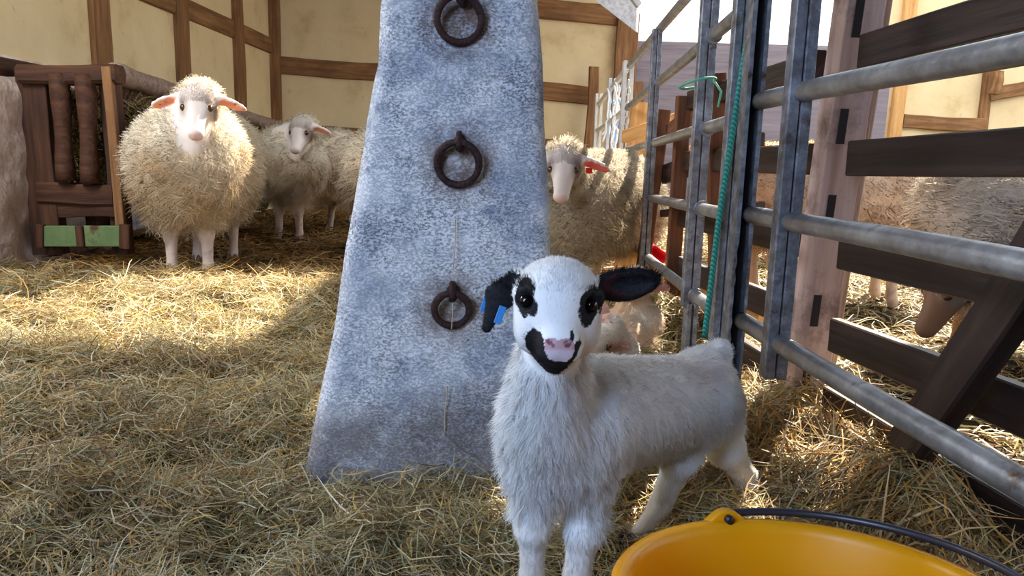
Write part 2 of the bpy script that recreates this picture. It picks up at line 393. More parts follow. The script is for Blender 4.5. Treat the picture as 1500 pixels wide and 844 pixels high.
def visible_xy(n, y0, y1, pw, g, x0=-9, x1=9, margin=.08):
    u = g.random(n)
    # density ~ 1/y^pw
    if abs(pw - 1) < 1e-6: y = y0 * (y1 / y0) ** u
    else: q = 2 - pw; y = (y0 ** q + u * (y1 ** q - y0 ** q)) ** (1 / q)
    x = (g.random(n) * 2 - 1) * (.72 * y + margin); return np.stack([x, y], -1)[(x > x0) & (x < x1)]
gate_right = lambda y: .60 - .02 * y
A = visible_xy(185000, .72, 3.4, 2.0 - 1e-3 if False else 1.9, g)
A = A[(A[:, 0] < .9) & (A[:, 0] > XL_ + .06) & ~((A[:, 0] > -.36) & (A[:, 0] < .10) & (A[:, 1] > 1.23) & (A[:, 1] < 1.52))]
cl_ = noise3(np.c_[A, 0 * A[:, 0]], 3.6, 51, 3); A = A[g.random(len(A)) < .22 + .78 * sstep(-.45, .15, cl_)]
wrm = .35
nz = noise3(np.c_[A, 0 * A[:, 0]], .9, 8, 2)
cA = straw_cols(len(A), g, .35)
warm_w = sstep(2.6, 3.4, A[:, 1]) * .6
brown = np.array([.36, .20, .07]); cA = cA * (1 - warm_w[:, None]) + (cA * .35 + brown * .65) * warm_w[:, None]
gold = sstep(.35, .8, noise3(np.c_[A, 0 * A[:, 0]], 1.7, 18, 3))[:, None]; cA = cA * (1 - gold) + (cA * .45 + np.array([.52, .34, .10]) * .5) * gold
patch = sstep(.15, .7, nz)[:, None]; cA = cA * (1 - .45 * patch) + cA * np.array([.55, .42, .3]) * .45 * patch
keep = ~((g.random(len(A)) < .55) & (((A[:, 0] - .22) / .12) ** 2 + ((A[:, 1] - 1.06) / .14) ** 2 < 1)); A = A[keep]; cA = cA[keep]
me = straw_mesh('hay', A, gz, .085 + .03 * sstep(.8, 3, A[:, 1]), .0011 + .0009 * A[:, 1] * .6, .20, cA, 31, bend=1.6, lay=.048)
setp(link('hay_bedding', me, M_straw, origin=(0, 1, 0)), 'thick layer of loose grey-green and golden hay covering the barn floor', 'hay', kind='stuff')
B = visible_xy(42000, 3.2, 8, 1.6, g, x1=.75)
B = B[(B[:, 1] < 7.66) & (B[:, 0] > XL_ + .12)]
cB = straw_cols(len(B), g, .9) * np.array([.75, .55, .36])
me = straw_mesh('hay', B, gz, .15 + 0 * B[:, 0], .0045 + 0 * B[:, 0], .12, cB, 32, bend=1.6, lay=.04)
setp(link('straw_litter', me, M_straw, origin=(0, 4, 0)), 'golden brown trampled straw around the feet of the sheep at the back', 'straw', kind='stuff')
Cc = np.c_[g.uniform(.75, 6.5, 60000), g.uniform(1.1, 8.2, 60000)]; Cc = Cc[(np.abs(Cc[:, 0]) < .78 * Cc[:, 1]) & (Cc[:, 1] < np.where(Cc[:, 0] > 3.6, 7.9, 7.65))]
me = straw_mesh('hay', Cc, gz, .12 + 0 * Cc[:, 0], .0028 + .0006 * Cc[:, 1], .12, straw_cols(len(Cc), g, .5), 33, bend=1.5, lay=.04)
setp(link('pen_straw', me, M_straw, origin=(2, 4, 0)), 'bright straw spread over the pen beyond the wooden fence', 'straw', kind='stuff')
# heap of coarse straw by the gate: thicker, longer stalks
D = np.c_[g.normal(.60, .11, 5200), g.normal(1.15, .24, 5200)]; D = D[(D[:, 0] > .36) & (D[:, 0] < .80) & (D[:, 1] > .74)]
cD = straw_cols(len(D), g, .8) * np.array([.95, .8, .62])
me = straw_mesh('hay', D, gz, .11 + 0 * D[:, 0], .0026 + 0 * D[:, 0], .32, cD, 34, bend=.6, lay=.05)
setp(link('straw_heap', me, M_straw, origin=(.5, 1.2, 0)), 'heap of coarse golden straw stalks piled under the lowest gate rail', 'straw', kind='stuff')
D = np.c_[g.normal(.50, .12, 5000), g.normal(2.42, .13, 5000)]
me = straw_mesh('hay', D, gz, .10 + 0 * D[:, 0], .003 + 0 * D[:, 0], .25, straw_cols(len(D), g, .2), 35, bend=1.6, lay=.07)
setp(link('hay_tuft', me, M_straw, origin=(.5, 2.4, 0)), 'small mound of pale green hay at the gate foot behind the lying lambs', 'hay', kind='stuff')

# ------------------------------------------------------------------ walls, roof
YB = 7.8; XL = -2.5
def wallbox(name, lo, hi, mat):
    lo = np.array(lo, float); hi = np.array(hi, float)
    V = [(x, y, z) for x in (lo[0], hi[0]) for y in (lo[1], hi[1]) for z in (lo[2], hi[2])]
    F = [(0, 1, 3, 2), (4, 6, 7, 5), (0, 4, 5, 1), (2, 3, 7, 6), (0, 2, 6, 4), (1, 5, 7, 3)]
    me = bpy.data.meshes.new(name); me.from_pydata([tuple(map(float, v)) for v in V], [], F)
    return setp(link(name, me, mat, origin=lo), kind='structure')
XS = float(at(905, 200, YB)[0]); ZB = float(at(1040, 62, YB)[2]); XR = float(at(1308, 100, YB)[0])
wallbox('wall_left', (XL - .2, -2, -.2), (XL, YB + .2, 2.9), M_plaster)
wallbox('wall_back', (XL, YB, -.2), (XS, YB + .2, 2.9), M_plaster)
wallbox('wall_back_boards', (XS, YB + .02, -.2), (XR, YB + .16, ZB), M_boards)
wallbox('wall_back_right', (XR, YB + .3, -.2), (9, YB + .5, 3.0), M_plaster)
wallbox('wall_right', (8.3, -2, -.2), (8.5, YB + .5, 1.6), M_plaster)
wallbox('wall_sky_block', (XL - .2, -1.5, -.2), (4.5, -1.4, 2.9), M_timber_d)  # unseen wall added to keep sky light off the front
# unseen roof with a gap added over the left aisle to sun the hay
SUN_GAP = (-.35, 1.0, 4.15, 5.30)
wallbox('ceiling', (XL - .2, -1.5, 2.75), (1.25, SUN_GAP[2], 2.9), M_timber_d)
wallbox('ceiling_back', (XL - .2, SUN_GAP[3], 2.75), (1.25, YB + .2, 2.9), M_timber_d)
wallbox('ceiling_left', (XL - .2, SUN_GAP[2], 2.75), (SUN_GAP[0], SUN_GAP[3], 2.9), M_timber_d)
wallbox('ceiling_right', (SUN_GAP[1], SUN_GAP[2], 2.75), (1.25, SUN_GAP[3], 2.9), M_timber_d)
wallbox('ceiling_front', (1.25, -1.5, 2.75), (4.5, 3.2, 2.9), M_timber_d)  # unseen roof extended to keep the sun off the foreground
# rough limewashed base of the left wall
g2 = np.random.default_rng(3)
ny, nzz = 60, 24; yy = np.linspace(2.6, 4.2, ny); zz = np.linspace(-.05, 1.02, nzz)
Yg, Zg = np.meshgrid(yy, zz, indexing='ij'); pp = np.stack([0 * Yg, Yg, Zg], -1).reshape(-1, 3)
Xg = XL + .20 + .02 * noise3(pp, 2.5, 5, 3).reshape(Yg.shape) - .16 * sstep(.86, 1.0, Zg) 
me = mesh_np('plinth', np.stack([Xg, Yg, Zg], -1).reshape(-1, 3), Q=[(a*nzz+b, (a+1)*nzz+b, (a+1)*nzz+b+1, a*nzz+b+1) for a in range(ny-1) for b in range(nzz-1)])
pl = setp(link('trim_1', me, M_rough), kind='structure'); md = pl.modifiers.new('s', 'SOLIDIFY'); md.thickness = .2; md.offset = -1

tn = [1]
def timber(a, b, wid, thk, up=(0, 0, 1), mat=None, rough=.006, seed=0):
    tn[0] += 1
    return setp(plank('trim_%d' % tn[0], a, b, wid, thk, mat or M_timber, up=up, rough=rough, seg=14, seed=seed, bev=.008), kind='structure')
def yl(px): return -XL * FPX / (750 - px)
def onleft(px, py):     # point on the left wall plane
    r = _F + _R * (px - 750.0) / FPX - _U * (py - 422.0) / FPX; return CAM + r * ((XL - CAM[0]) / r[0])
def vleft(px0, py0, wid, z1, z0=-.1, s=0):
    p = onleft(px0, py0); timber((XL, p[1], z0), (XL, p[1], z1), wid, .07, up=(0, 1, 0), seed=s)
vleft(145, 45, .20, 2.75, s=1); vleft(263, 60, .19, 2.75, s=2); vleft(347, 80, .20, 2.75, s=3)
p1 = onleft(197, -42); p2 = onleft(397, 82); timber((XL, 3.0, (p1[2]+p2[2])/2), (XL, YB, (p1[2]+p2[2])/2), .15, .06, seed=4)
timber((XL, 2.6, float(onleft(20, 112)[2])), (XL, 4.1, float(onleft(20, 112)[2])), .13, .3, seed=5, mat=M_timber_d)
timber((XL+.03, YB-.03, -.1), (XL+.03, YB-.03, 2.75), .12, .1, up=(1, 0, 0), seed=6)
def bw(px, py, Y=YB): p = at(px, py, Y); return np.array(p)
def timb_b(pa, pb, wid, s, Y=YB, up=(0, 0, 1), mat=None): timber(bw(*pa, Y), bw(*pb, Y), wid, .07, up=up, seed=s, mat=mat)
timb_b((405, 96), (600, 109), .17, 7); timb_b((600, 109), (868, 142), .18, 8)
timb_b((470, 194), (560, 197), .12, 30)
timb_b((560, -12), (905, 24), .19, 9)
timb_b((862, 232), (871, 98), .10, 10, YB - .2, up=(1, 0, 0)); timb_b((795, 212), (868, 222), .12, 11)
timb_b((908, 240), (921, 20), .22, 12, YB - .05, up=(1, 0, 0)); timb_b((936, 300), (932, 120), .14, 31, YB, up=(1, 0, 0))
# right part of the half-timbered wall
YR = YB + .28
timb_b((1298, 300), (1336, -20), .13, 13, YR, up=(1, 0, 0), mat=M_orange); timb_b((1322, 178), (1442, 184), .14, 14, YR)
timb_b((1436, 200), (1462, -10), .10, 15, YR, up=(1, 0, 0)); timb_b((1448, 140), (1530, 122), .14, 16, YR)
timb_b((1456, 138), (1464, 104), .09, 17, YR-.15, up=(1, 0, 0))
timb_b((1310, 262), (1520, 262), .13, 32, YR)
# loft hatch boards hanging at the opening
hb = empty('loft_hatch', at(905, 20, 5.6), 'weathered grey wooden loft board hanging at the top edge of the sky opening', 'hatch')
for k_, (xa, ya, xb, yb) in enumerate([(868, -30, 932, 52)]):
    pts = [at(870, -60, 5.6), at(874, 2, 5.6), at(931, 46, 5.9), at(936, -60, 5.9)]
    V = []; 
    for p in pts: V.append(tuple(p)); 
    for p in pts: V.append((p[0] + .03, p[1] + .06, p[2]))
    me = bpy.data.meshes.new('board'); me.from_pydata([tuple(map(float, v)) for v in V], [], [(0, 1, 2, 3), (7, 6, 5, 4), (0, 4, 5, 1), (1, 5, 6, 2), (2, 6, 7, 3), (3, 7, 4, 0)])
    link('board', me, M_greyw, hb)
plank('batten', at(915, -20, 5.55), at(936, 8, 5.6), .05, .03, M_greyw, hb)
# ------------------------------------------------------------------ whitewashed concrete pillar
def pillar_mat():
    m, nt, b = newmat('flaking_whitewash'); L = nt.links.new
    tc = N(nt, 'ShaderNodeTexCoord'); co = tc.outputs['Object']
    def noise(s, d=8, r=.7, st=None):
        n = N(nt, 'ShaderNodeTexNoise'); n.inputs['Scale'].default_value = s; n.inputs['Detail'].default_value = d; n.inputs['Roughness'].default_value = r
        if st:
            mp = N(nt, 'ShaderNodeMapping'); mp.inputs['Scale'].default_value = st; mp.inputs['Rotation'].default_value = (0, .15, 0); L(co, mp.inputs[0]); L(mp.outputs[0], n.inputs['Vector'])
        else: L(co, n.inputs['Vector'])
        return n.outputs[0]
    def rmp(v, a, b_): r = ramp(nt, [(a, (0, 0, 0)), (b_, (1, 1, 1))]); L(v, r.inputs[0]); return r.outputs[0]
    def mix(f, a, c):
        mx = N(nt, 'ShaderNodeMix', data_type='RGBA'); L(f, mx.inputs[0])
        if isinstance(a, tuple): mx.inputs[6].default_value = (*a, 1)
        else: L(a, mx.inputs[6])
        if isinstance(c, tuple): mx.inputs[7].default_value = (*c, 1)
        else: L(c, mx.inputs[7])
        return mx.outputs[2]
    def math_(op, a, c):
        q = N(nt, 'ShaderNodeMath', operation=op)
        for i_, s_ in enumerate((a, c)):
            if isinstance(s_, (int, float)): q.inputs[i_].default_value = s_
            else: L(s_, q.inputs[i_])
        return q.outputs[0]
    base = mix(rmp(noise(4.5), .44, .58), (.80, .79, .80), (.42, .45, .52))
    base = mix(rmp(noise(10), .55, .66), base, (.24, .28, .36))           # bare slate-blue patches
    speck = rmp(noise(170, 6, .85, (1, 1, 1.7)), .50, .57)
    dens = rmp(noise(7, 5, .7), .38, .60)
    base = mix(math_('MULTIPLY', math_('MULTIPLY', speck, dens), .92), base, (.10, .10, .13))
    base = mix(rmp(noise(36, 6, .8), .665, .69), base, (.07, .06, .06))   # deep chips
    # rust halos around the three rings, darker brown towards the lower right
    for (q, r0) in PRINGS:
        d = N(nt, 'ShaderNodeVectorMath', operation='DISTANCE'); L(co, d.inputs[0]); d.inputs[1].default_value = q
        f = math_('MULTIPLY', rmp(math_('SUBTRACT', 1.0, math_('DIVIDE', d.outputs['Value'], r0)), .02, .62), rmp(noise(30), .32, .55))
        base = mix(math_('MULTIPLY', f, .85), base, (.17, .095, .06))
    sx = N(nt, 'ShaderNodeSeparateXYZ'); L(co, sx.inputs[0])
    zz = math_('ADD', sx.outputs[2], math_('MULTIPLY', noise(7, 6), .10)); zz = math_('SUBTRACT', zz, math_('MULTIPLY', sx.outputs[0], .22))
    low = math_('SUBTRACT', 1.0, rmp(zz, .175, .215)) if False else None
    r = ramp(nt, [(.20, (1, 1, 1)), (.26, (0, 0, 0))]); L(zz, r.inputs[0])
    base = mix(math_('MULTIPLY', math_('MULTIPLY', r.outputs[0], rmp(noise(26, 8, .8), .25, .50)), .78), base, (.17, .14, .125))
    L(base, b.inputs['Base Color']); b.inputs['Roughness'].default_value = .85; b.inputs['Specular IOR Level'].default_value = .2
    bp = N(nt, 'ShaderNodeBump'); bp.inputs['Strength'].default_value = .75; bp.inputs['Distance'].default_value = .004
    h = math_('SUBTRACT', math_('MULTIPLY', noise(14, 8, .7), 1.2), math_('MULTIPLY', speck, .25)); L(h, bp.inputs['Height']); L(bp.outputs[0], b.inputs['Normal'])
    return m
rowsL = [(-40, 562), (90, 553), (180, 536), (300, 520), (360, 508), (440, 497), (500, 487), (570, 470), (650, 455), (720, 444), (775, 440)]
rowsR = [(-40, 787), (100, 796), (250, 803), (380, 806), (560, 815), (775, 828)]
yB, yT = 1.21, 1.33     # the face leans back slightly
def faceY(py): return yB + (yT - yB) * (1 - (py + 40) / 815.0)
npy, npx = 110, 40; pys = np.linspace(-60, 790, npy)
Vp = []
for py in pys:
    xl = np.interp(py, [a for a, _ in rowsL], [b for _, b in rowsL]); xr = np.interp(py, [a for a, _ in rowsR], [b for _, b in rowsR]); Yf = faceY(py)
    A_ = at(xl, py, Yf); B_ = at(xr, py, Yf)
    A_[2] = B_[2] = (A_[2] + B_[2]) / 2
    # cross-section: left side back -> front -> right side back, with rounded arrises
    row = []
    for t in np.linspace(0, 1, npx):
        if t < .18: u = t / .18; row.append((A_[0] + .022 * 0 - .004, Yf + .32 - .30 * u, A_[2]))
        elif t > .82: u = (t - .82) / .18; row.append((B_[0], Yf + .02 + .30 * u, A_[2]))
        else:
            u = (t - .18) / .64; x = A_[0] + (B_[0] - A_[0]) * u; e = min(u, 1 - u) * (B_[0] - A_[0]); row.append((x, Yf + .018 * math.exp(-(e / .010) ** 2), A_[2]))
    Vp.append(row)
Vp = np.array(Vp).reshape(-1, 3)
Vp[:, 1] += .004 * noise3(Vp, 5, 9, 3); edge = np.exp(-((Vp[:, 1] - (yB + .06)) / .08) ** 2)
Vp[:, 0] += .0045 * noise3(Vp, 2.6, 10, 4)
Qp = [(a*npx+b, (a+1)*npx+b, (a+1)*npx+b+1, a*npx+b+1) for a in range(npy-1) for b in range(npx-1)] + [(a*npx+npx-1, (a+1)*npx+npx-1, (a+1)*npx, a*npx) for a in range(npy-1)]
ringpx = [((673, 29), .0325, 31), ((671, 240), .0320, 31), ((662, 453), .0285, 26)]
porg = at(640, 745, yB); porg[2] = 0
PRINGS = []
for (c_, rr_, rp) in ringpx:
    Yf = faceY(c_[1]); q = at(c_[0], c_[1], Yf); PRINGS.append((tuple(q - porg), .085))
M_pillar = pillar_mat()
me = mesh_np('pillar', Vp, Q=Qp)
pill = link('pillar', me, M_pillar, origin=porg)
setp(pill, 'tapering whitewashed concrete pillar with flaking paint and three iron rings on its face', 'pillar')
rl = ['topmost rusty iron tethering ring, cut by the top of the picture', 'middle rusty iron tethering ring on the whitewashed pillar', 'lowest rusty iron tethering ring, beside the lamb on the pillar']
for n_, (c_, rr_, rp) in enumerate(ringpx):
    Yf = faceY(c_[1]); c = at(c_[0], c_[1], Yf - .012); r = rp * Yf / FPX * .98
    root = empty('tethering_ring', c, rl[n_], 'ring', 'tethering rings on the pillar')
    th = [2 * math.pi * i / 36 for i in range(36)]; tilt = (.1, -.12, .08)[n_]
    pts = [(c[0] + r * math.cos(a), c[1] - .004 - .010 * math.sin(a) * 0 + tilt * .05 * math.cos(a) - .006 * math.sin(a), c[2] + r * math.sin(a)) for a in th]
    tube('ring', pts, [.0062 + .0006 * math.sin(3 * a) for a in th], M_iron, root, closed=True)
    top = np.array([c[0] + (.004, .002, .001)[n_], c[1], c[2] + r])
    st = [top + np.array(v) for v in [(-.002, .022, .010), (-.001, .004, .014), (0, -.010, .010), (0, -.014, -.002), (0, -.008, -.011), (.001, .004, -.012), (.002, .022, -.008)]]
    tube('staple', st, .0058, M_iron, root)
    lathe('rust_boss', [(0.0001, -.003), (.012, -.002), (.010, .004), (.004, .008), (.0001, .009)], 12, M_iron, root, M=M_from((top[0], c[1] + .011, top[2]), (1, 0, 0), (0, 0, 1), (0, -1, 0)))
M_stem = plain('dry_stem', (.55, .42, .22), .6)
for (pa, pb, lb) in [((667, 322), (661, 482), 'thin dry straw stem hanging down through the lowest iron ring'), ((655, 566), (650, 638), 'short dry straw stem stuck to the pillar below the rings')]:
    a = at(*pa, faceY(pa[1]) - .006); b = at(*pb, faceY(pb[1]) - .022 if pb[1] < 500 else faceY(pb[1]) - .006); 
    setp(tube('straw_stem', [a + (b - a) * t + np.array([.0012 * math.sin(9 * t), 0, 0]) for t in np.linspace(0, 1, 9)], .0009, M_stem, n=6), lb, 'straw')

# ------------------------------------------------------------------ steel hurdles
def g1(Y): return .585 - .061 * Y
def g2(Y): return .431 + .034 * Y
def rail(parent, gf, Ya, Yb, za, zb, r=.0205, seed=0):
    k = 16; P = [(gf(Y), Y, za + (zb - za) * t + .0015 * math.sin(t * 7 + seed)) for t, Y in [(i / k, Ya + (Yb - Ya) * i / k) for i in range(k + 1)]]
    return tube('rail', P, r, M_steel, parent, n=20)
def cpost(parent, gf, Y, z0, z1, wid=.052, dep=.05, gap=.006, name='post', dx=0.0, lean=0.0):
    """upright made of two back-to-back channels with a dark slot between them"""
    import bmesh
    bm = bmesh.new(); x = gf(Y) + dx
    def bx(a, b):
        vs = [bm.verts.new((X_ + lean * (Z_ - .3), Y_, Z_)) for X_ in (a[0], b[0]) for Y_ in (a[1], b[1]) for Z_ in (a[2], b[2])]
        for f in [(0, 1, 3, 2), (4, 6, 7, 5), (0, 4, 5, 1), (2, 3, 7, 6), (0, 2, 6, 4), (1, 5, 7, 3)]: bm.faces.new([vs[i] for i in f])
    h = (wid - gap) / 2; t = .004
    for s in (-1, 1):
        xo = x + s * wid / 2; xi = x + s * gap / 2; lo, hi = min(xo, xi), max(xo, xi)
        bx((lo, Y - dep/2, z0), (hi, Y - dep/2 + t, z1)); bx((lo, Y + dep/2 - t, z0), (hi, Y + dep/2, z1))
        bx((min(xo, xo - s*t), Y - dep/2 + t, z0), (max(xo, xo - s*t), Y + dep/2 - t, z1))
        bx((min(xi, xi + s*t), Y - dep/2 + t, z0), (max(xi, xi + s*t), Y + dep/2 - t, z1))
    bmesh.ops.recalc_face_normals(bm, faces=bm.faces)
    me = bpy.data.meshes.new(name); bm.to_mesh(me); bm.free()
    o = link(name, me, M_steelf, parent)
    md = o.modifiers.new('b', 'BEVEL'); md.width = .0012; md.segments = 1
    return o
def collar(parent, gf, Y, z, r=.021, L=.012):
    tube('collar', [(gf(Y - L), Y - L, z), (gf(Y), Y, z)], r, M_steel, parent, n=20)
def upost(parent, gf, Y, z0, z1, wid=.07, dep=.045, dx=0.0, name='end_post'):
    """wide open channel: two flat strips with a dark hollow between, wavy punched edges"""
    x = gf(Y) + dx; s = wid * .24
    for sg in (-1, 1):
        nz_ = 60; V = []; F = []
        for i in range(nz_ + 1):
            z = z0 + (z1 - z0) * i / nz_; wv = .004 * abs(math.sin(z * 95)) if z < .42 else 0
            xo = x + sg * wid / 2; xi = x + sg * (wid / 2 - s + wv)
            V += [(xo, Y - dep/2, z), (xi, Y - dep/2, z), (xi, Y - dep/2 + .004, z), (xo - sg*.004, Y - dep/2 + .004, z), (xo - sg*.004, Y + dep/2, z), (xo, Y + dep/2, z)]
        for i in range(nz_):
            for j in range(6): F.append((i*6+j, i*6+(j+1) % 6, (i+1)*6+(j+1) % 6, (i+1)*6+j))
        me = bpy.data.meshes.new('post_flange'); me.from_pydata(V, [], F)
        import bmesh
        bm = bmesh.new(); bm.from_mesh(me); bmesh.ops.recalc_face_normals(bm, faces=bm.faces); bm.to_mesh(me); bm.free()
        link('post_flange', me, M_steelf, parent)
    me = bpy.data.meshes.new('w'); a, b = x - wid/2 + .004, x + wid/2 - .004; y0, y1 = Y + dep/2 - .006, Y + dep/2 - .002
    V = [(X_, Y_, Z_) for X_ in (a, b) for Y_ in (y0, y1) for Z_ in (z0, z1)]
    me.from_pydata(V, [], [(0, 1, 3, 2), (4, 6, 7, 5), (0, 4, 5, 1), (2, 3, 7, 6), (0, 2, 6, 4), (1, 5, 7, 3)])
    link('post_web', me, M_holeshade, parent)  # near-black web carries the shade of the hollow
    
def dxp(px, py, Y, g): return float(at(px, py, Y)[0]) - g(Y)
p1 = empty('gate_panel', (g1(1.1), 1.1, 0), 'nearest galvanised steel hurdle, its thick round rails running out at the right picture edge', 'hurdle', 'galvanised hurdles of the gate')
for z in (.27, .498, .725, .945, 1.15): rail(p1, g1, 1.545, .42, z, z + .006, .0178, seed=z * 9)
cpost(p1, g1, 1.36, .20, 1.22, wid=.042, dep=.034, gap=.004, name='post', dx=dxp(1168, 149, 1.36, g1))
upost(p1, g1, 1.555, .10, 1.22, wid=.036, dx=dxp(1101, 149, 1.555, g1))
p2 = empty('gate_panel', (g2(2.4), 2.4, 0), 'middle galvanised steel hurdle with two slotted uprights and dark collars on its rails', 'hurdle', 'galvanised hurdles of the gate')
for (za, zb) in ((.250, .212), (.487, .436), (.695, .650), (.930, .862), (1.11, 1.07)): rail(p2, g2, 1.66, 3.86, za, zb, .0158, seed=za * 9)
cpost(p2, g2, 1.64, .02, 1.2, wid=.036, dep=.034, gap=.003, dx=dxp(1078, 149, 1.64, g2))
cpost(p2, g2, 2.02, .205, 1.2, wid=.044, dep=.034, gap=.004, dx=dxp(1030, 149, 2.02, g2)); cpost(p2, g2, 2.88, .18, 1.085, wid=.036, dep=.03, gap=.004, dx=dxp(957, 149, 2.88, g2))
cpost(p2, g2, 2.02, .0, .215, wid=.030, name='post_foot')
for za, zb in ((.250, .212), (.487, .436), (.695, .650), (.930, .862)):
    for Y in (1.975,): collar(p2, g2, Y, za + (zb - za) * (Y - 1.66) / 2.2)
M_sunsteel = noisy('sunlit_galvanised_steel', [(.3, (.5, .5, .48)), (.7, (.72, .72, .70))], scale=14, rough=.5, bump=.1, metal=.3)  # galvanised steel with the sun's brightness put into its colour
p3 = empty('gate_panel', (g2(4.8), 4.8, 0), 'farthest hurdle, bright in the sun, with white twine and hay tied to it', 'hurdle', 'galvanised hurdles of the gate')
M_save = M_steel; M_savef = M_steelf; M_steel = M_sunsteel; M_steelf = M_sunsteel
for (za, zb) in ((.20, .19), (.43, .41), (.65, .62), (.86, .82), (1.07, 1.02)): rail(p3, g2, 3.9, 5.9, za, zb, .0165, seed=za * 9)
for Y in (3.92, 4.75, 5.85): cpost(p3, g2, Y, .1, 1.1, wid=.055, gap=.016)
M_steel = M_save; M_steelf = M_savef
chain = empty('hanging_chain', (g2(3.9), 3.84, .95), 'short steel chain hanging on the upright of the farthest hurdle', 'chain')
for i in range(8):
    z = .98 - .036 * i; c = np.array([g2(3.88) - .002, 3.86, z]); ax = (1, 0, 0) if i % 2 else (0, 1, 0)
    pts = [(c[0] + (.010 * math.cos(a) if i % 2 else 0), c[1] + (0 if i % 2 else .010 * math.cos(a)), c[2] + .022 * math.sin(a)) for a in np.linspace(0, 2 * math.pi, 14)[:-1]]
    tube('link', pts, .0035, M_sunsteel, chain, n=6, closed=True)
M_twine = plain('white_baler_twine', (.85, .86, .84), .8); M_twineb = plain('blue_twine', (.25, .42, .75), .8); M_twineg = plain('green_twine', (.08, .33, .22), .7)
def wig(pts, n=30, amp=.01, seed=0):
    pts = np.array(pts, float); t = np.linspace(0, len(pts) - 1, n); g = np.random.default_rng(seed)
    P = np.stack([np.interp(t, range(len(pts)), pts[:, d]) for d in range(3)], -1); return P + g.normal(size=P.shape) * amp * .3
tw = empty('twine_bundle', (g2(4.5), 4.5, .6), 'frayed white and blue baler twine wound round the farthest hurdle', 'twine')
gq = np.random.default_rng(4)
for s in range(14):
    Y = 4.2 + gq.random() * .7; x = g2(Y) - .03 + gq.random() * .05; z0 = .95 + .1 * gq.random(); z1 = .62 + .15 * gq.random()
    tube('strand', wig([(x, Y, z0), (x + .01, Y + .01, (z0+z1)/2), (x - .03 * gq.random(), Y - .05, z1)], 12, .02, s), .006, M_twineb if s % 4 == 0 else M_twine, tw, n=6)
gt = empty('green_twine', (g2(2.0), 2.0, .83), 'green twine tied in a loop round the slotted upright near the top', 'twine')
c = at(1022, 122, 2.0)
tube('loop', [(c[0] + .045 * math.cos(a), c[1] + .045 * math.sin(a), c[2] + .012 * math.cos(a + .6)) for a in np.linspace(0, 2 * math.pi, 24)[:-1]], .0035, M_twineg, gt, closed=True, n=6)
tube('tail', [(c[0] + .04, c[1], c[2] + .01), (c[0] + .06, c[1] - .01, c[2] - .02), (c[0] + .055, c[1] - .01, c[2] - .06)], .003, M_twineg, gt, n=6)
# green rope hanging along the end post
def rope_mat():
    m, nt, b = newmat('braided_green_rope'); tc = N(nt, 'ShaderNodeTexCoord'); wv = N(nt, 'ShaderNodeTexWave'); wv.inputs['Scale'].default_value = 60; wv.bands_direction = 'DIAGONAL'
    nt.links.new(tc.outputs['Object'], wv.inputs[0]); r = ramp(nt, [(.2, (.0, .10, .085)), (.7, (.01, .26, .20))]); nt.links.new(wv.outputs[1], r.inputs[0]); nt.links.new(r.outputs[0], b.inputs['Base Color'])
    bp = N(nt, 'ShaderNodeBump'); bp.inputs['Strength'].default_value = .6; bp.inputs['Distance'].default_value = .002; nt.links.new(wv.outputs[1], bp.inputs['Height']); nt.links.new(bp.outputs[0], b.inputs['Normal']); b.inputs['Roughness'].default_value = .6
    return m
a = at(1108, -30, 1.60); b = at(1052, 330, 1.60); c = at(1032, 495, 1.60)
setp(tube('rope', [a + (b - a) * t for t in np.linspace(0, 1, 24)] + [b + (c - b) * t for t in np.linspace(0, 1, 12)[1:]], .0065, rope_mat(), n=10), 'taut green braided rope hanging along the steel end post', 'rope')

# ------------------------------------------------------------------ wooden fence behind the hurdles
def gf(Y): return .82 - .088 * Y
fn = empty('wooden_fence', (gf(1.2), 1.2, 0), 'dark brown plank fence with a slotted post, running behind the nearest steel hurdle', 'fence')
pb = at(1259, 27, 1.60); pa = at(1179, 575, 1.65); d_ = pb - pa; pb = pb + d_ * .25; pa = pa - d_ * .15; PZ = (pa[2], pb[2]); PY = (pa[1], pb[1])
pz = plank('post', pa + np.array((0, .012, 0)), pb + np.array((0, .012, 0)), .078, .075, M_post, fn, up=(1, 0, 0), bev=.002)
pz2 = plank('back_post', pa + np.array((.045, .07, 0)), pb + np.array((.045, .07, 0)), .085, .04, M_postL, fn, up=(1, 0, 0), bev=.003)
for (px, py) in [(1257, 27), (1234, 185), (1216, 310), (1195, 455), (1180, 560)]:     # mortises as near-black blocks, their shade put into the colour
    r = at(px, py, 1.0) - CAM; zt = 1.0
    for _ in range(6):
        Yc = np.interp((CAM + r * zt)[2], PZ, PY) - .0255; zt = Yc / r[1]
    q = CAM + r * zt; d = (pb - pa) / np.linalg.norm(pb - pa)
    plank('mortise', q - d * .036 + np.array((0, .0070, 0)), q + d * .036 + np.array((0, .0070, 0)), .017, .018, M_holeshade, fn, up=(1, 0, 0), bev=.0005)
fb = [(.85 , .815, .072), (.640, .612, .070), (.425, .42, .066), (.268, .248, .072), (.085, .09, .13)]
for i_, (zn, zf, wd) in enumerate([(.825, .825, .066), (.636, .615, .071), (.435, .422, .064), (.270, .249, .072), (.075, .075, .115)]):
    plank('rail_board', (gf(.35), .35, zn + .012), (gf(1.53), 1.53, zf), wd, .024, M_fence, fn, bev=.003, rough=.0012, seg=10, seed=i_)
for i_, (z, wd) in enumerate([(.82, .062), (.615, .07), (.422, .064), (.249, .07), (.075, .10)]):
    plank('rail_board', (gf(1.70), 1.70, z), (gf(2.6), 2.6, z - .012), wd, .024, M_fence, fn, bev=.003, rough=.001, seg=8, seed=i_ + 9)
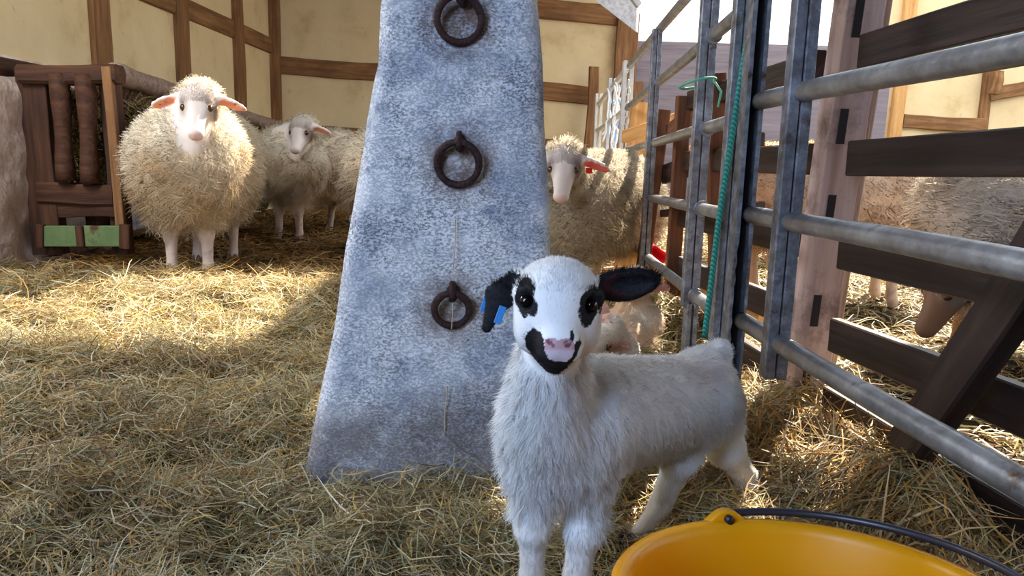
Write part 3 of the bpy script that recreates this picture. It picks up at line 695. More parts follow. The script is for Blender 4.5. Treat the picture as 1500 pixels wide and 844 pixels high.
# leaning brace between hurdle and fence
def onpl(px, py, a, b):
    r = at(px, py, 1.0) - CAM; return CAM + r * (a / (r[0] - b * r[1]))
ba = onpl(1326, 668, .745, -.088); bb = onpl(1575, 300, .745, -.088)
setp(plank('brace', ba, bb, .078, .035, M_fence, up=(0, 1, .3), bev=.004, rough=.001, seg=8, seed=44), 'weathered wooden beam leaning diagonally against the plank fence', 'beam')

# far half of the fence: leaning reddish stakes and thin boards
fs = empty('stake_fence', (gf(2.8), 2.8, 0), 'reddish brown stakes and boards in low fence seen through middle hurdle', 'fence')
for (pt, pbm, Y, wd) in [((1049, 108), (1052, 420), 2.32, .058), ((1002, 141), (985, 400), 2.62, .050), ((972, 161), (950, 330), 2.95, .050), ((940, 150), (925, 300), 3.9, .11)]:
    a = at(*pbm, Y); b = at(*pt, Y); d = (a - b) / np.linalg.norm(a - b); a = b + d * ((b[2] + .05) / -d[2])
    plank('stake', a, b, wd, .035, M_stake if Y < 3.5 else M_orange, fs, up=(1, 0, 0), bev=.004, rough=.001, seg=6, seed=int(pt[0]))
for (pa_, pb_, Ya, Yb, wd, m_) in [((962, 255), (1100, 212), 2.95, 2.2, .075, M_fence), ((945, 345), (1105, 300), 2.95, 2.0, .0001, None), ((968, 195), (1040, 145), 2.9, 2.35, .07, M_stake), ((960, 312), (1100, 302), 2.9, 2.1, .03, M_fence), ((940, 395), (1100, 470), 2.95, 2.1, .09, M_orange), ((950, 450), (1060, 560), 2.95, 2.1, .08, M_orange), ((905, 200), (985, 175), 3.6, 2.95, .06, M_orange)]:
    if m_ is None: continue
    plank('board', at(*pa_, Ya) + np.array([.03, 0, 0]), at(*pb_, Yb) + np.array([.03, 0, 0]), wd, .022, m_, fs, bev=.003, rough=.001, seg=6, seed=int(pa_[0]) + 3)

# ------------------------------------------------------------------ hay rack on the left wall
rk = empty('hay_rack', at(115, 360, 3.55) * np.array([1, 1, 0]) + np.array([0, 0, .12]), 'dark wooden hay rack with two round bars and green painted foot board', 'hay rack')
YK = 3.55
def rp(px, py, dy=0): return at(px, py, YK + dy)
plank('side_post', rp(75, 372), rp(48, 100), .14, .07, M_timber_d, rk, up=(1, 0, 0), rough=.004, seg=8, seed=1)
plank('side_post', rp(182, 372, .03), rp(160, 98, .03), .075, .07, M_timber_d, rk, up=(1, 0, 0), rough=.004, seg=8, seed=2)
plank('batten', rp(178, 330, -.06), rp(157, 98, -.06), .042, .03, M_timber, rk, up=(1, 0, 0), rough=.002, seg=8, seed=3)
plank('top_rail', rp(34, 110, -.02), rp(176, 110, -.02), .085, .10, M_timber_d, rk, rough=.003, seg=8, seed=4, bev=.015)
for (a_, b_) in (((85, 108), (98, 265)), ((123, 108), (134, 268))):
    a = rp(*a_, -.05); b = rp(*b_, -.05)
    tube('round_bar', [a + (b - a) * t + np.array([.004 * math.sin(5 * t), 0, 0]) for t in np.linspace(0, 1, 10)], [.040 + .004 * math.sin(t * 8) for t in np.linspace(0, 1, 10)], M_timber_d, rk, n=16)
plank('lower_rail', rp(62, 282), rp(172, 286), .10, .10, M_timber_d, rk, rough=.003, seg=8, seed=5, bev=.01)
plank('lower_rail', rp(70, 306), rp(172, 306), .075, .06, M_timber_d, rk, rough=.003, seg=8, seed=6)
plank('foot_board', rp(60, 346, -.08), rp(185, 346, -.08), .098, .03, M_green, rk, bev=.003)
plank('cleat', rp(116, 331, -.10), rp(119, 361, -.10), .035, .02, M_timber_d, rk, up=(1, 0, 0))
plank('end_block', rp(60, 329, -.09), rp(60, 362, -.09), .035, .03, M_timber_d, rk, up=(1, 0, 0))
plank('end_block', rp(184, 329, -.09), rp(184, 364, -.09), .05, .03, M_timber_d, rk, up=(1, 0, 0))
pole = [at(168, 108, 3.6), at(210, 122, 4.0), at(300, 152, 5.0), at(400, 184, 6.6), at(425, 190, 7.1)]
P = np.array([[np.interp(t, range(5), np.array(pole)[:, d]) for d in range(3)] for t in np.linspace(0, 4, 30)])
tube('pole', P, [.052 + .004 * math.sin(i * .9) for i in range(30)], wood('bark_stripped_pole', (.12, .07, .05), (.24, .16, .125), (.36, .26, .21)), rk, n=14, dent=.04)
for i in range(24):      # sloping slats below the pole
    t = i / 23; a = np.array([np.interp(.3 + 3.6 * t, range(5), np.array(pole)[:, d]) for d in range(3)]); b = a + np.array([-.16, .03, -.36])
    tube('slat', [a, b], .016, M_timber_d, rk, n=8)
plank('back_board', at(168, 330, 3.75) + np.array([-.12, 0, 0]), at(425, 262, 7.0), .10, .05, M_timber_d, rk, rough=.004, seg=10, seed=8)
plank('leg', at(404, 270, 6.4), at(388, 196, 6.4), .11, .05, M_timber, rk, up=(1, 0, 0)); plank('leg', at(425, 262, 6.6), at(402, 198, 6.6), .07, .05, M_orange if False else M_timber, rk, up=(1, 0, 0))
plank('sill', at(190, 318, 3.9), at(420, 268, 6.9), .14, .05, M_greyw, rk, rough=.003, seg=6, seed=12)
# hay in the rack
g = np.random.default_rng(77); n = 15000
t = g.random(n); Yh = 3.62 + 3.2 * t ** 1.4; xh = -2.42 + (.5 * g.random(n)); 
def zr(x, y): return .0 * x
ztop = np.interp(Yh, [3.6, 4.0, 5.0, 7.0], [at(168, 118, 3.6)[2], at(210, 135, 4.0)[2], at(300, 165, 5.)[2], at(410, 200, 7.)[2]]) + .10 * np.exp(-((Yh - 4.3) / .2) ** 2)
sl = (xh + 2.42) / .5; zc = ztop - .02 - g.random(n) ** .8 * (.55) 
xh2 = XL + .06 + (.16 + .36 * (1 - (ztop - zc) / .6)) * g.random(n) ** .4
k = 5; an = g.normal(size=n) * 1.2; dirv = norm(np.stack([g.normal(size=n) * .5, g.normal(size=n), g.normal(size=n) * .8], -1)); L_ = .09 + .08 * g.random(n)
tt = np.linspace(-.5, .5, k)
Ph = np.stack([xh2, Yh, zc], -1)[:, None, :] + dirv[:, None, :] * (L_[:, None] * tt[None])[:, :, None] + norm(g.normal(size=(n, 3)))[:, None, :] * (L_[:, None] * (tt[None] ** 2) * .8)[:, :, None]
side = norm(np.cross(dirv, g.normal(size=(n, 3)))); Wd = np.full((n, k), .0022)
me = ribbons('rack_hay', Ph, Wd, side, straw_cols(n, g, .5) * np.array([.55, .5, .35]))
setp(link('rack_hay', me, M_straw, origin=(-2.2, 4.5, .4)), 'dull green hay heaped in the wooden rack behind the large sheep', 'hay', kind='stuff')
# the dark body of packed hay below the loose stalks
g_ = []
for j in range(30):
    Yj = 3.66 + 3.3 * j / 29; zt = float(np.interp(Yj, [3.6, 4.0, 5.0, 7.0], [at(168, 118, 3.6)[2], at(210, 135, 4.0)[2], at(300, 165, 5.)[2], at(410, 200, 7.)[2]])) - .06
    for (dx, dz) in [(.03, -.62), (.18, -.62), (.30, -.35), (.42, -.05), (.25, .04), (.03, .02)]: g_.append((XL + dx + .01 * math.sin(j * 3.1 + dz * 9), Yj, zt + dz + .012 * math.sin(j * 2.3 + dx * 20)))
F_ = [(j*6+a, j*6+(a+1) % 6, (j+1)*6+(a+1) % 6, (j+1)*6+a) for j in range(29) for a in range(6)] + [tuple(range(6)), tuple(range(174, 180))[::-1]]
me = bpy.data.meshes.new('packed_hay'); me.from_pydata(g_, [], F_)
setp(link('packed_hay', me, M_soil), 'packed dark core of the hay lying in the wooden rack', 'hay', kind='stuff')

# ------------------------------------------------------------------ yellow bucket
def bucket():
    m, nt, b = newmat('yellow_plastic'); L = nt.links.new
    tc = N(nt, 'ShaderNodeTexCoord'); n = N(nt, 'ShaderNodeTexNoise'); n.inputs['Scale'].default_value = 9; n.inputs['Detail'].default_value = 8; L(tc.outputs['Object'], n.inputs['Vector'])
    r = ramp(nt, [(.3, (.90, .40, .004)), (.65, (.95, .47, .008))]); L(n.outputs[0], r.inputs[0])
    n2 = N(nt, 'ShaderNodeTexNoise'); n2.inputs['Scale'].default_value = 33; n2.inputs['Detail'].default_value = 6; L(tc.outputs['Object'], n2.inputs['Vector'])
    r2 = ramp(nt, [(.70, (0, 0, 0)), (.74, (1, 1, 1))]); L(n2.outputs[0], r2.inputs[0]); mx = N(nt, 'ShaderNodeMix', data_type='RGBA'); L(r2.outputs[0], mx.inputs[0]); L(r.outputs[0], mx.inputs[6]); mx.inputs[7].default_value = (.22, .06, .01, 1)
    L(mx.outputs[2], b.inputs['Base Color']); b.inputs['Roughness'].default_value = .33; b.inputs['Specular IOR Level'].default_value = .5
    b.inputs['Subsurface Weight'].default_value = .0
    tr = N(nt, 'ShaderNodeBsdfTranslucent'); tr.inputs[0].default_value = (.95, .55, .02, 1); ms = N(nt, 'ShaderNodeMixShader'); ms.inputs[0].default_value = .3
    L(b.outputs[0], ms.inputs[1]); L(tr.outputs[0], ms.inputs[2]); L(ms.outputs[0], nt.nodes['Material Output'].inputs[0])
    r3 = ramp(nt, [(.35, (.22, .22, .22)), (.6, (.45, .45, .45))]); L(n.outputs[0], r3.inputs[0]); L(r3.outputs[0], b.inputs['Roughness'])
    return m
M_yel = bucket(); M_blackp = plain('black_plastic', (.012, .012, .015), .4); M_handle = plain('dark_coated_wire', (.025, .025, .035), .35, spec=.6)
BC = np.array([.273, .563, 0]); BR = .171; BH = .219
tiltM = Matrix.Rotation(R_(-.6), 4, 'Y') @ Matrix.Rotation(R_(-6.1), 4, 'X')
BM = Matrix.Translation((BC[0], BC[1], .012)) @ tiltM
bk = empty('bucket', (BC[0], BC[1], .012), 'large yellow plastic feed bucket with a black wire handle in the foreground', 'bucket')
prof = [(.0001, .0), (.135, .0), (.142, .006), (BR - .012, BH - .045), (BR - .006, BH - .042), (BR - .005, BH - .012), (BR + .004, BH - .004), (BR + .006, BH), (BR + .003, BH + .004), (BR - .004, BH + .005), (BR - .010, BH + .002), (BR - .013, BH - .006), (BR - .016, BH - .05), (.134, .012), (.125, .007), (.0001, .007)]
lathe('shell', prof, 128, M_yel, bk, M=BM)
for sgn in (1, -1):
    ang = R_(100) + (math.pi if sgn < 0 else 0); rad = np.array([math.cos(ang), math.sin(ang), 0]); tan = np.array([-rad[1], rad[0], 0])
    # ear: rounded tab standing on the rim
    ns = 24; V = []; F = []
    for s_ in (-1, 1):
        for i in range(ns + 1):
            a = math.pi * i / ns; u = .0165 * math.cos(a) * (1 + .55 * (1 - math.sin(a)) ** 2); v = .0165 * math.sin(a) ** .8; p = rad * (BR + .002 + s_ * .0065) + tan * u + np.array([0, 0, BH - .001 + v]); V.append(p)
    for i in range(ns): F.append((i, i+1, ns+1+i+1, ns+1+i))
    F += [tuple(range(ns+1))[::-1], tuple(range(ns+1, 2*ns+2)), (0, ns+1, 2*ns+1, ns)]
    me = bpy.data.meshes.new('ear'); me.from_pydata([tuple(map(float, v)) for v in V], [], F)
    import bmesh
    bm_ = bmesh.new(); bm_.from_mesh(me); bmesh.ops.recalc_face_normals(bm_, faces=bm_.faces); bm_.to_mesh(me); bm_.free()
    e = link('handle_ear', me, M_yel, bk, M=BM.copy()); md = e.modifiers.new('b', 'BEVEL'); md.width = .003; md.segments = 3; md.limit_method = 'ANGLE'
    o = lathe('pivot', [(.0001, -.003), (.0045, -.0025), (.005, 0), (.005, .016)], 16, M_blackp, e, M=BM @ M_from(rad * (BR - .008) + np.array([0, 0, BH + .007]), tan, (0, 0, 1), rad))
# handle: half loop lying on the right side, slightly above the rim
hp = []
for a in np.linspace(R_(100), R_(-80), 40):
    s_ = math.sin((R_(100) - a)); R2 = BR + .008 + .012 * s_
    hp.append(np.array((BM @ Vector((R2 * math.cos(a), R2 * math.sin(a), BH + .008 + .004 * s_)))[:]))
hp[0] = hp[0] + np.array([-.0, .0, 0])
tube('handle', hp, .0042, M_handle, bk, n=12)
# ------------------------------------------------------------------ animals
M_skin = vcol('short_coat', rough=.7, trans=.0, spec=.2); M_fur = vcol('wool', rough=.85, trans=.22, spec=.1); M_fleece = vcol('fleece', rough=.9, trans=.15, spec=.08)
M_eye = plain('dark_eye', (.004, .003, .004), .08, spec=.6); M_eye2 = plain('amber_eye', (.05, .02, .008), .1, spec=.6); M_hoof = noisy('hoof_horn', [(.3, (.06, .045, .04)), (.7, (.16, .12, .10))], scale=20, rough=.6)
M_tagb = plain('blue_plastic_tag', (.01, .20, .55), .4); M_tagr = plain('red_plastic_tag', (.75, .02, .03), .4)
def inpoly(px, py, poly):
    c = np.zeros(len(px), bool); n = len(poly); j = n - 1
    for i in range(n):
        xi, yi = poly[i]; xj, yj = poly[j]
        c ^= ((yi > py) != (yj > py)) & (px < (xj - xi) * (py - yi) / (yj - yi + 1e-12) + xi); j = i
    return c
def toimg(P):
    d = P - CAM; z = d @ _F; return 750 + FPX * (d @ _R) / z, 422 - FPX * (d @ _U) / z
def axes(lo, hi, fine=None, h=.004, hf=.0018):
    out = [lo]
    while out[-1] < hi:
        x = out[-1]; out.append(x + (hf if fine and fine[0] <= x <= fine[1] else h))
    return np.array(out)
def hoof(parent, c, d, r, name='hoof', M=None):
    """cloven hoof: two blunt toes pointing along d"""
    d = norm(np.array([d[0], d[1], 0.0])); s = np.array([-d[1], d[0], 0]); c = np.array(c, float); V = []; Q = []
    for sg in (-1, 1):
        v, f = sphere_np(np.array([0, 0, 0.]), 1.0, 12, 8); b = len(V)
        for p in v:
            q = c + s * (sg * r * .5) + s * p[0] * r * .5 + d * (p[1] * r * 1.15 + r * .35) + np.array([0, 0, max(p[2] * r * 1.2 + r * .7, 0.001)]); V.append(q)
        Q += [tuple(b + i for i in ff) for ff in f]
    me = mesh_np(name, np.array(V), Q=Q); return link(name, me, M_hoof, parent, M=M)

# ---- the standing lamb
EL = [(768,405),(776,408),(784,420),(784,439),(788,448),(787,460),(781,465),(775,461),(768,467),(764,462),(757,448),(753,438),(757,425),(761,415)]
ER = [(870,420),(856,427),(850,439),(847,460),(850,474),(856,482),(865,477),(874,460),(881,441),(880,424)]
MO = [(768,497),(773,487),(782,481),(791,485),(796,497),(798,512),(803,524),(813,529),(830,530),(835,526),(839,512),(843,500),(849,498),(851,505),(846,519),(837,531),(827,542),(818,548),(799,545),(781,523),(771,508)]
NO = [(798,502),(803,496),(812,495),(818,499),(826,496),(836,496),(841,503),(842,512),(837,524),(829,529),(813,529),(803,525),(797,512)]
EarL = [(763,401),(744,408),(730,420),(721,436),(708,465),(703,479),(712,496),(723,482),(731,466),(740,452),(756,443),(763,422)]
HC = at(816, 432, .835)
def segd(P, a, b):
    ab = b - a; t = np.clip((P - a) @ ab / (ab @ ab), 0, 1); return np.linalg.norm(P - a - t[:, None] * ab, axis=1)
W0, W1, W2 = at(758, 413, .85), at(731, 435, .838), at(713, 482, .828)
def lamb_color(P):
    px, py = toimg(P); nz = noise3(P, 60, 2, 2) * 1.3; nz2 = noise3(P, 70, 5, 2) * 1.3; qx, qy = px + nz, py + nz2
    c = np.tile(np.array([.86, .86, .86]), (len(P), 1)); n = noise3(P, 9, 6, 3)
    c *= (1 - .07 * sstep(.1, .9, n))[:, None]
    pk = np.exp(-((px - 1045) / 40) ** 2 - ((py - 545) / 26) ** 2) * (P[:, 1] > 1.0); pk2 = np.exp(-((px - 975) / 60) ** 2 - ((py - 580) / 40) ** 2) * (P[:, 1] > .9)
    pk = np.clip(pk * .45 + pk2 * .22, 0, 1)[:, None]; c = c * (1 - pk) + np.array([.62, .47, .42]) * pk
    dirt = np.exp(-((px - 800) / 45) ** 2 - ((py - 625) / 45) ** 2)[:, None] * .22 * (.5 + .5 * np.clip(n, -1, 1))[:, None]; c = c * (1 - dirt) + np.array([.66, .60, .40]) * dirt
    low = sstep(.13, .03, P[:, 2])[:, None] * .55; c = c * (1 - low) + np.array([.62, .50, .38]) * low
    head = (np.linalg.norm(P - HC, axis=1) < .16) & (P[:, 1] < .875)
    front = head & (P[:, 1] < .835)
    blk = np.array([.012, .012, .015])
    m = front & (inpoly(qx, qy, EL) | inpoly(qx, qy, ER)); c[m] = blk
    m = front & inpoly(qx, qy, MO); c[m] = blk
    m = front & inpoly(px + nz * .5, py, NO); c[m] = np.array([.50, .31, .34]); lp = (m & (py > 509))[:, None] * (.9 * sstep(509, 516, py))[:, None]; c = c * (1 - lp) + np.array([.64, .56, .62]) * lp
    m = front & (((px - 838) / 3.2) ** 2 + ((py - 492) / 9) ** 2 < 1); c[m] = blk
    m = front & ((((px - 806) * .8 + (py - 503) * .6) / 9) ** 2 + ((-(px - 806) * .6 + (py - 503) * .8) / 3) ** 2 < 1); c[m] = np.array([.22, .08, .11])
    m = front & ((((px - 832) * .8 - (py - 506) * .6) / 6) ** 2 + (((px - 832) * .6 + (py - 506) * .8) / 2.8) ** 2 < 1); c[m] = np.array([.16, .06, .08])
    m = head & (qx > 877) & (P[:, 2] > at(880, 452, .84)[2]); c[m] = blk
    red = m & (P[:, 1] < .848); w_ = np.exp(-((px - 908) / 17) ** 2 - ((py - 419) / 10) ** 2)[:, None] * red[:, None]
    c = c * (1 - w_) + np.array([.17, .03, .04]) * w_
    m = head & ((segd(P, W0, W1) < .0195) & (px < 757) | (segd(P, W1, W2) < .0175) | (inpoly(qx, qy, EarL) & (P[:, 1] > .815))) & (py > 400); c[m] = blk
    return c
def build_lamb():
    W = at
    xs_ = axes(-.10, .47, (-.075, .20)); ys_ = axes(.72, 1.30, (.735, .90)); zs_ = axes(-.01, .50, (.36, .50))
    Fd = Field(xs_, ys_, zs_)
    # body
    Fd.cap(W(850, 608, .96), W(1005, 590, 1.13), .080, .072, k=.03)
    Fd.ell(W(1030, 568, 1.16), (.048, .07, .068), k=.03)
    Fd.ell(W(1056, 512, 1.175), (.016, .022, .016), k=.02)
    Fd.ell(W(800, 642, .925), (.060, .058, .070), k=.03)
    Fd.ell(W(838, 640, .95), (.058, .066, .080), k=.03)
    Fd.cap(W(812, 495, .875), W(798, 610, .905), .038, .054, k=.025)
    # front legs
    Fd.cap(W(782, 680, .915), W(781, 770, .905), .032, .0195, k=.025); Fd.cap(W(781, 770, .905), W(779, 845, .905), .0195, .0150, k=.012); Fd.ell(W(780, 772, .900), (.019, .020, .022), k=.015)
    Fd.cap(W(779, 845, .905), W(776, 885, .895), .015, .0165, k=.01)
    Fd.cap(W(862, 680, .94), W(855, 775, .925), .036, .0235, k=.025); Fd.cap(W(855, 775, .925), W(845, 845, .915), .0225, .017, k=.012); Fd.ell(W(854, 778, .918), (.022, .021, .024), k=.015)
    Fd.cap(W(845, 845, .915), W(840, 885, .90), .017, .0175, k=.01)
    # hind legs
    Fd.cap(W(1040, 600, 1.16), W(1062, 655, 1.185), .052, .030, k=.03); Fd.cap(W(1062, 655, 1.185), W(1092, 698, 1.225), .028, .0195, k=.02); Fd.cap(W(1092, 698, 1.225), W(1112, 752, 1.21), .0185, .0155, k=.012); Fd.cap(W(1112, 752, 1.21), W(1114, 762, 1.20), .0155, .0165, k=.01)
    Fd.cap(W(1005, 610, 1.13), W(995, 672, 1.085), .045, .026, k=.03); Fd.cap(W(995, 672, 1.085), W(968, 738, 1.12), .0235, .0165, k=.015); Fd.cap(W(968, 738, 1.12), W(930, 789, 1.095), .0155, .0115, k=.012); Fd.cap(W(930, 789, 1.095), W(921, 798, 1.085), .0115, .0130, k=.01)
    # head
    Fd.ell(W(816, 430, .838), (.0475, .052, .041), k=.018)
    Fd.cap(W(817, 440, .815), W(819, 500, .786), .036, .0235, k=.022)
    for (x, y) in ((779, 476), (853, 480)): Fd.ell(W(x, y, .822), (.021, .030, .032), k=.018)
    Fd.ell(W(818, 507, .779), (.0215, .017, .0165), k=.012)
    Fd.cap(W(815, 505, .840), W(815, 527, .792), .030, .0165, k=.015)
    for x in (804, 832): Fd.ell(W(x, 519, .775), (.012, .012, .0095), k=.006)
    for (x, y) in ((768, 427), (868, 433)): Fd.ell(W(x, y, .820), (.013, .013, .010), k=.012)
    for (x, y) in ((770, 441), (866, 448)): Fd.ell(W(x, y, .797), (.011, .008, .009), k=.006, sub=True)
    Fd.ell(W(805, 502, .760), (.0048, .006, .0026), k=.002, sub=True); Fd.ell(W(832, 504, .760), (.0045, .006, .0026), k=.002, sub=True)
    Fd.cap(W(797, 528, .770), W(838, 528, .770), .0016, .0016, k=.003, sub=True)
    # ears
    Re = np.array(Matrix.Rotation(R_(-6), 3, 'Y'))
    Fd.cap(W(872, 424, .85), W(898, 420, .852), .012, .015, k=.01, flat=((0, 1, 0), 1.7))
    Fd.ell(W(915, 418, .853), (.032, .0065, .0195), Rm=Re, k=.008); Fd.ell(W(940, 412, .850), (.022, .006, .0145), Rm=Re, k=.006)
    Fd.ell(W(922, 417, .845), (.026, .006, .0115), Rm=Re, k=.004, sub=True)
    Fd.cap(W(758, 413, .85), W(731, 435, .838), .013, .0155, k=.01, flat=((.3, 1, .2), 2.0)); Fd.cap(W(731, 435, .838), W(713, 482, .828), .0145, .0055, k=.008, flat=((.3, 1, .2), 2.2))
    V, Q = Fd.mesh(); V = relax(V, Q, 1, .4)
    root = empty('lamb', (.2, 1.03, 0), 'young white lamb with black eye patches and black ears standing in the foreground', 'lamb')
    org = (.2, 1.03, 0)
    body = link('body', mesh_np('body', V, Q=Q, cols=lamb_color(V)), M_skin, root, origin=org)
    for (x, y, Yd) in ((771, 441, .8065), (865, 448, .8065)):
        e = ball('eye', W(x, y, Yd), .0088, M_eye, root)
    # coat
    nose = W(818, 508, .775); hd = lambda P: np.linalg.norm(P - HC, axis=1)
    def isHead(P):
        ex, ey = toimg(P); return ((ex < 762) & (ey < 500) & (P[:, 1] < .88)) | ((np.linalg.norm(P - W(816, 450, .83), axis=1) < .088) & (P[:, 1] < .86)) | ((P[:, 2] > .40) & (P[:, 1] < .9) & (P[:, 2] > W(816, 500, .85)[2]))
    g_ = np.random.default_rng(2)
    def hw(P):
        px, py = toimg(P); nos = np.linalg.norm(P - W(818, 508, .765), axis=1) < .022
        eye = (np.hypot(px - 771, py - 441) < 9) | (np.hypot(px - 865, py - 448) < 9)
        return isHead(P) & ~nos & ~(eye & (P[:, 1] < .82))
    fur('face_coat', V, Q, 26000, 2, lambda P: .0040 + .003 * sstep(.01, .05, hd(P) * (P[:, 2] > HC[2] + .01)), .00028, lambda P, N: (P - nose) + np.array([0, .02, .02]), lambda P: np.full(len(P), .22), lamb_color, M_fur, root, spread=.001, wfun=hw, droop=.0, k=3, conv=.3, seed=3, origin=org, nblend=.8)
    def leg(P): return ((P[:, 2] < .15) & ((P[:, 0] < .11) | (P[:, 0] > .22))) | ((P[:, 0] > .30) & (P[:, 2] < .17)) | (P[:, 2] < .115)
    def chest(P): return np.exp(-((P[:, 0] - .04) / .09) ** 2 - ((P[:, 1] - .87) / .07) ** 2) * (P[:, 2] < .38)
    def blen(P): return .010 + .010 * chest(P) * sstep(.40, .30, P[:, 2]) + .003 * sstep(.2, .15, P[:, 2])
    def bflow(P, N):
        c = chest(P)[:, None]; return np.array([.35, .35, -.75])[None] * (1 - c) + c * np.stack([(P[:, 0] - .05) * 5, 0 * P[:, 0] - .1, -1 + 0 * P[:, 0]], -1)
    fur('wool_coat', V, Q, 13000, 12, blen, .00040, bflow, lambda P: .28 + .22 * chest(P), lamb_color, M_fur, root, spread=.0042, wfun=lambda P: (~isHead(P)) & (~leg(P)), droop=.25, curl=.10, k=4, conv=.75, seed=4, origin=org, jit=.45, nblend=.75)
    fur('leg_coat', V, Q, 17000, 2, lambda P: .0075 + 0 * P[:, 0], .00034, lambda P, N: np.array([0, .15, -1])[None] + 0 * P, lambda P: np.full(len(P), .22), lamb_color, M_fur, root, spread=.0012, wfun=lambda P: leg(P) & (P[:, 2] > .018), droop=.1, k=3, conv=.4, seed=5, origin=org, nblend=.8)
    for (x, y, Yd, d) in ((776, 890, .89, (0, -1)), (840, 890, .895, (-.1, -1)), (1115, 765, 1.20, (.1, -1)), (919, 799, 1.08, (-.8, -.6))):
        c = W(x, y, Yd); c[2] = .004; hoof(root, c, d, .0125)
    # blue ear tag, one plate on each side of the drooping ear
    tg = None
    for n_, (pa, pb, w_) in enumerate((((717, 428, .846), (708, 457, .838), .009), ((737, 449, .822), (728, 474, .815), .008))):
        t_ = plank('ear_tag' , W(*pa), W(*pb), w_, .0016, M_tagb, root, up=(1, 0, 0), bev=.0005)
        if n_ == 0: t_['label'] = 'blue plastic ear tag'
    return root
build_lamb()

# ---- adult sheep
def face_cols(P, H, f, s, u, face, dark, nosec, inner, EARS):
    d = P - H; a = d @ f; l = d @ s; h = d @ u; c = np.tile(np.array(face), (len(P), 1)) * (1 + .06 * noise3(P, 9, 3, 2))[:, None]
    band = np.exp(-(l / .022) ** 2)[:, None] * sstep(-.02, .06, a)[:, None] * .38; c = c * (1 - band) + np.array(dark) * band
    er = np.exp(-((np.abs(l) - .053) / .022) ** 2 - ((a - .060) / .038) ** 2)[:, None] * .85; c = c * (1 - er) + np.array(dark) * .55 * er
    ns = (sstep(.180, .205, a) * .85 * sstep(-.022, -.010, h))[:, None]; c = c * (1 - ns) + np.array(nosec) * ns
    for (b0, ed, eu, ef) in EARS:
        q = P - (b0 + ed * .078); inn = ((q @ ed / .060) ** 2 + (q @ eu / .022) ** 2 < 1) & (np.abs(q @ ef) < .02) & (q @ ef * np.sign(ef @ f) > -.004); c[inn] = inner
    return c
def sheep(name_label, org, heading, headpos, hyaw, hpitch, scale=1.0, fat=(1, 1, 1), fleece=(.86, .76, .60), dirt=(.55, .37, .18), face=(.80, .72, .66), dark=(.52, .36, .27), nosec=(.62, .40, .38), inner=(.80, .30, .16),
          tag=None, locks=5200, per=7, length=.055, width=.0020, h=.011, legc=(.62, .48, .40), legspread=1.0, shag=.35, roll=0., droopear=.25, seed=1, group=None, cat='sheep', wool_head=True, lift=0.0):
    M = Matrix.Translation((float(org[0]), float(org[1]), float(org[2]))) @ Matrix.Rotation(heading, 4, 'Z') @ Matrix.Scale(scale, 4)
    root = empty('sheep', org, name_label, cat, group)
    H = np.array(headpos, float); fx, fy, fz = fat
    f = np.array([math.cos(hyaw) * math.cos(hpitch), math.sin(hyaw) * math.cos(hpitch), -math.sin(hpitch)]); s = np.array([-math.sin(hyaw), math.cos(hyaw), 0]); 
    u = np.cross(f, s); s2 = s * math.cos(roll) + u * math.sin(roll); u = np.cross(f, s2); s = s2
    Rh = np.stack([f, s, u], 1)
    F = Field(np.arange(-.72, .85, h), np.arange(-.48, .48, h), np.arange(-.01, 1.08, h))
    zc = .50 + lift
    F.ell((0, 0, zc), (.40 * fx, .235 * fy, .225 * fz), k=.08); F.ell((.24 * fx, 0, zc - .01), (.20 * fx, .215 * fy, .215 * fz), k=.08); F.ell((-.25 * fx, 0, zc + .01), (.20 * fx, .225 * fy, .215 * fz), k=.08)
    nb = np.array([.34 * fx, 0, zc + .08]); F.cap(nb, H - f * .04 - u * .03, .135, .078, k=.07)
    # head
    F.ell(H, (.085, .066, .068), Rm=Rh, k=.03); F.cap(H + f * .02, H + f * .172, .057, .029, k=.03); F.cap(H + f * .03 - u * .038, H + f * .155 - u * .020, .036, .022, k=.025)
    F.ell(H + f * .182, (.024, .031, .027), Rm=Rh, k=.02)
    EARS = []
    for sg in (-1, 1):
        F.ell(H + f * .055 + s * sg * .044 + u * .026, (.028, .018, .016), Rm=Rh, k=.015)
        F.ell(H + f * .202 + s * sg * .016 + u * .006, (.010, .006, .006), Rm=Rh, k=.004, sub=True)
        b0 = H - f * .015 + s * sg * .06 + u * .012; b1 = b0 + s * sg * .075 - u * .02 * droopear * 4 + f * .02; ed = norm(b1 - b0); eu = norm(np.cross(f, ed)); ef = np.cross(ed, eu)
        EARS.append((b0, ed, eu, ef)); Re = np.stack([ed, eu, ef], 1); F.cap(b0, b0 + ed * .03, .020, .020, k=.015); F.ell(b0 + ed * .074, (.074, .032, .013), Rm=Re, k=.015)
        F.ell(b0 + ed * .080 + ef * .012 * np.sign(ef @ f), (.044, .017, .009), Rm=Re, k=.008, sub=True)
    # legs
    feet = []
    for (lx, ly, off) in ((.25 * fx, .105 * legspread, .015), (.27 * fx, -.105 * legspread, -.02)):
        F.cap((lx, ly, .42), (lx + off, ly, .215), .062, .034, k=.04); F.cap((lx + off, ly, .215), (lx + off * .6, ly, .06), .030, .023, k=.02); F.ell((lx + off + .004, ly, .205), (.033, .031, .040), k=.02); F.cap((lx + off * .6, ly, .06), (lx + off * .6 + .015, ly, .025), .024, .028, k=.015); feet.append((lx + off * .6 + .018, ly))
    for (lx, ly, off) in ((-.29 * fx, .115 * legspread, .0), (-.27 * fx, -.115 * legspread, .03)):
        F.cap((lx, ly, .44), (lx + .05, ly, .32), .10, .06, k=.05); F.cap((lx + .05, ly, .32), (lx - .05 + off, ly, .215), .055, .030, k=.03); F.cap((lx - .05 + off, ly, .215), (lx - .02 + off, ly, .05), .028, .022, k=.02); F.cap((lx - .02 + off, ly, .05), (lx + off, ly, .025), .023, .027, k=.015); feet.append((lx + off + .004, ly))
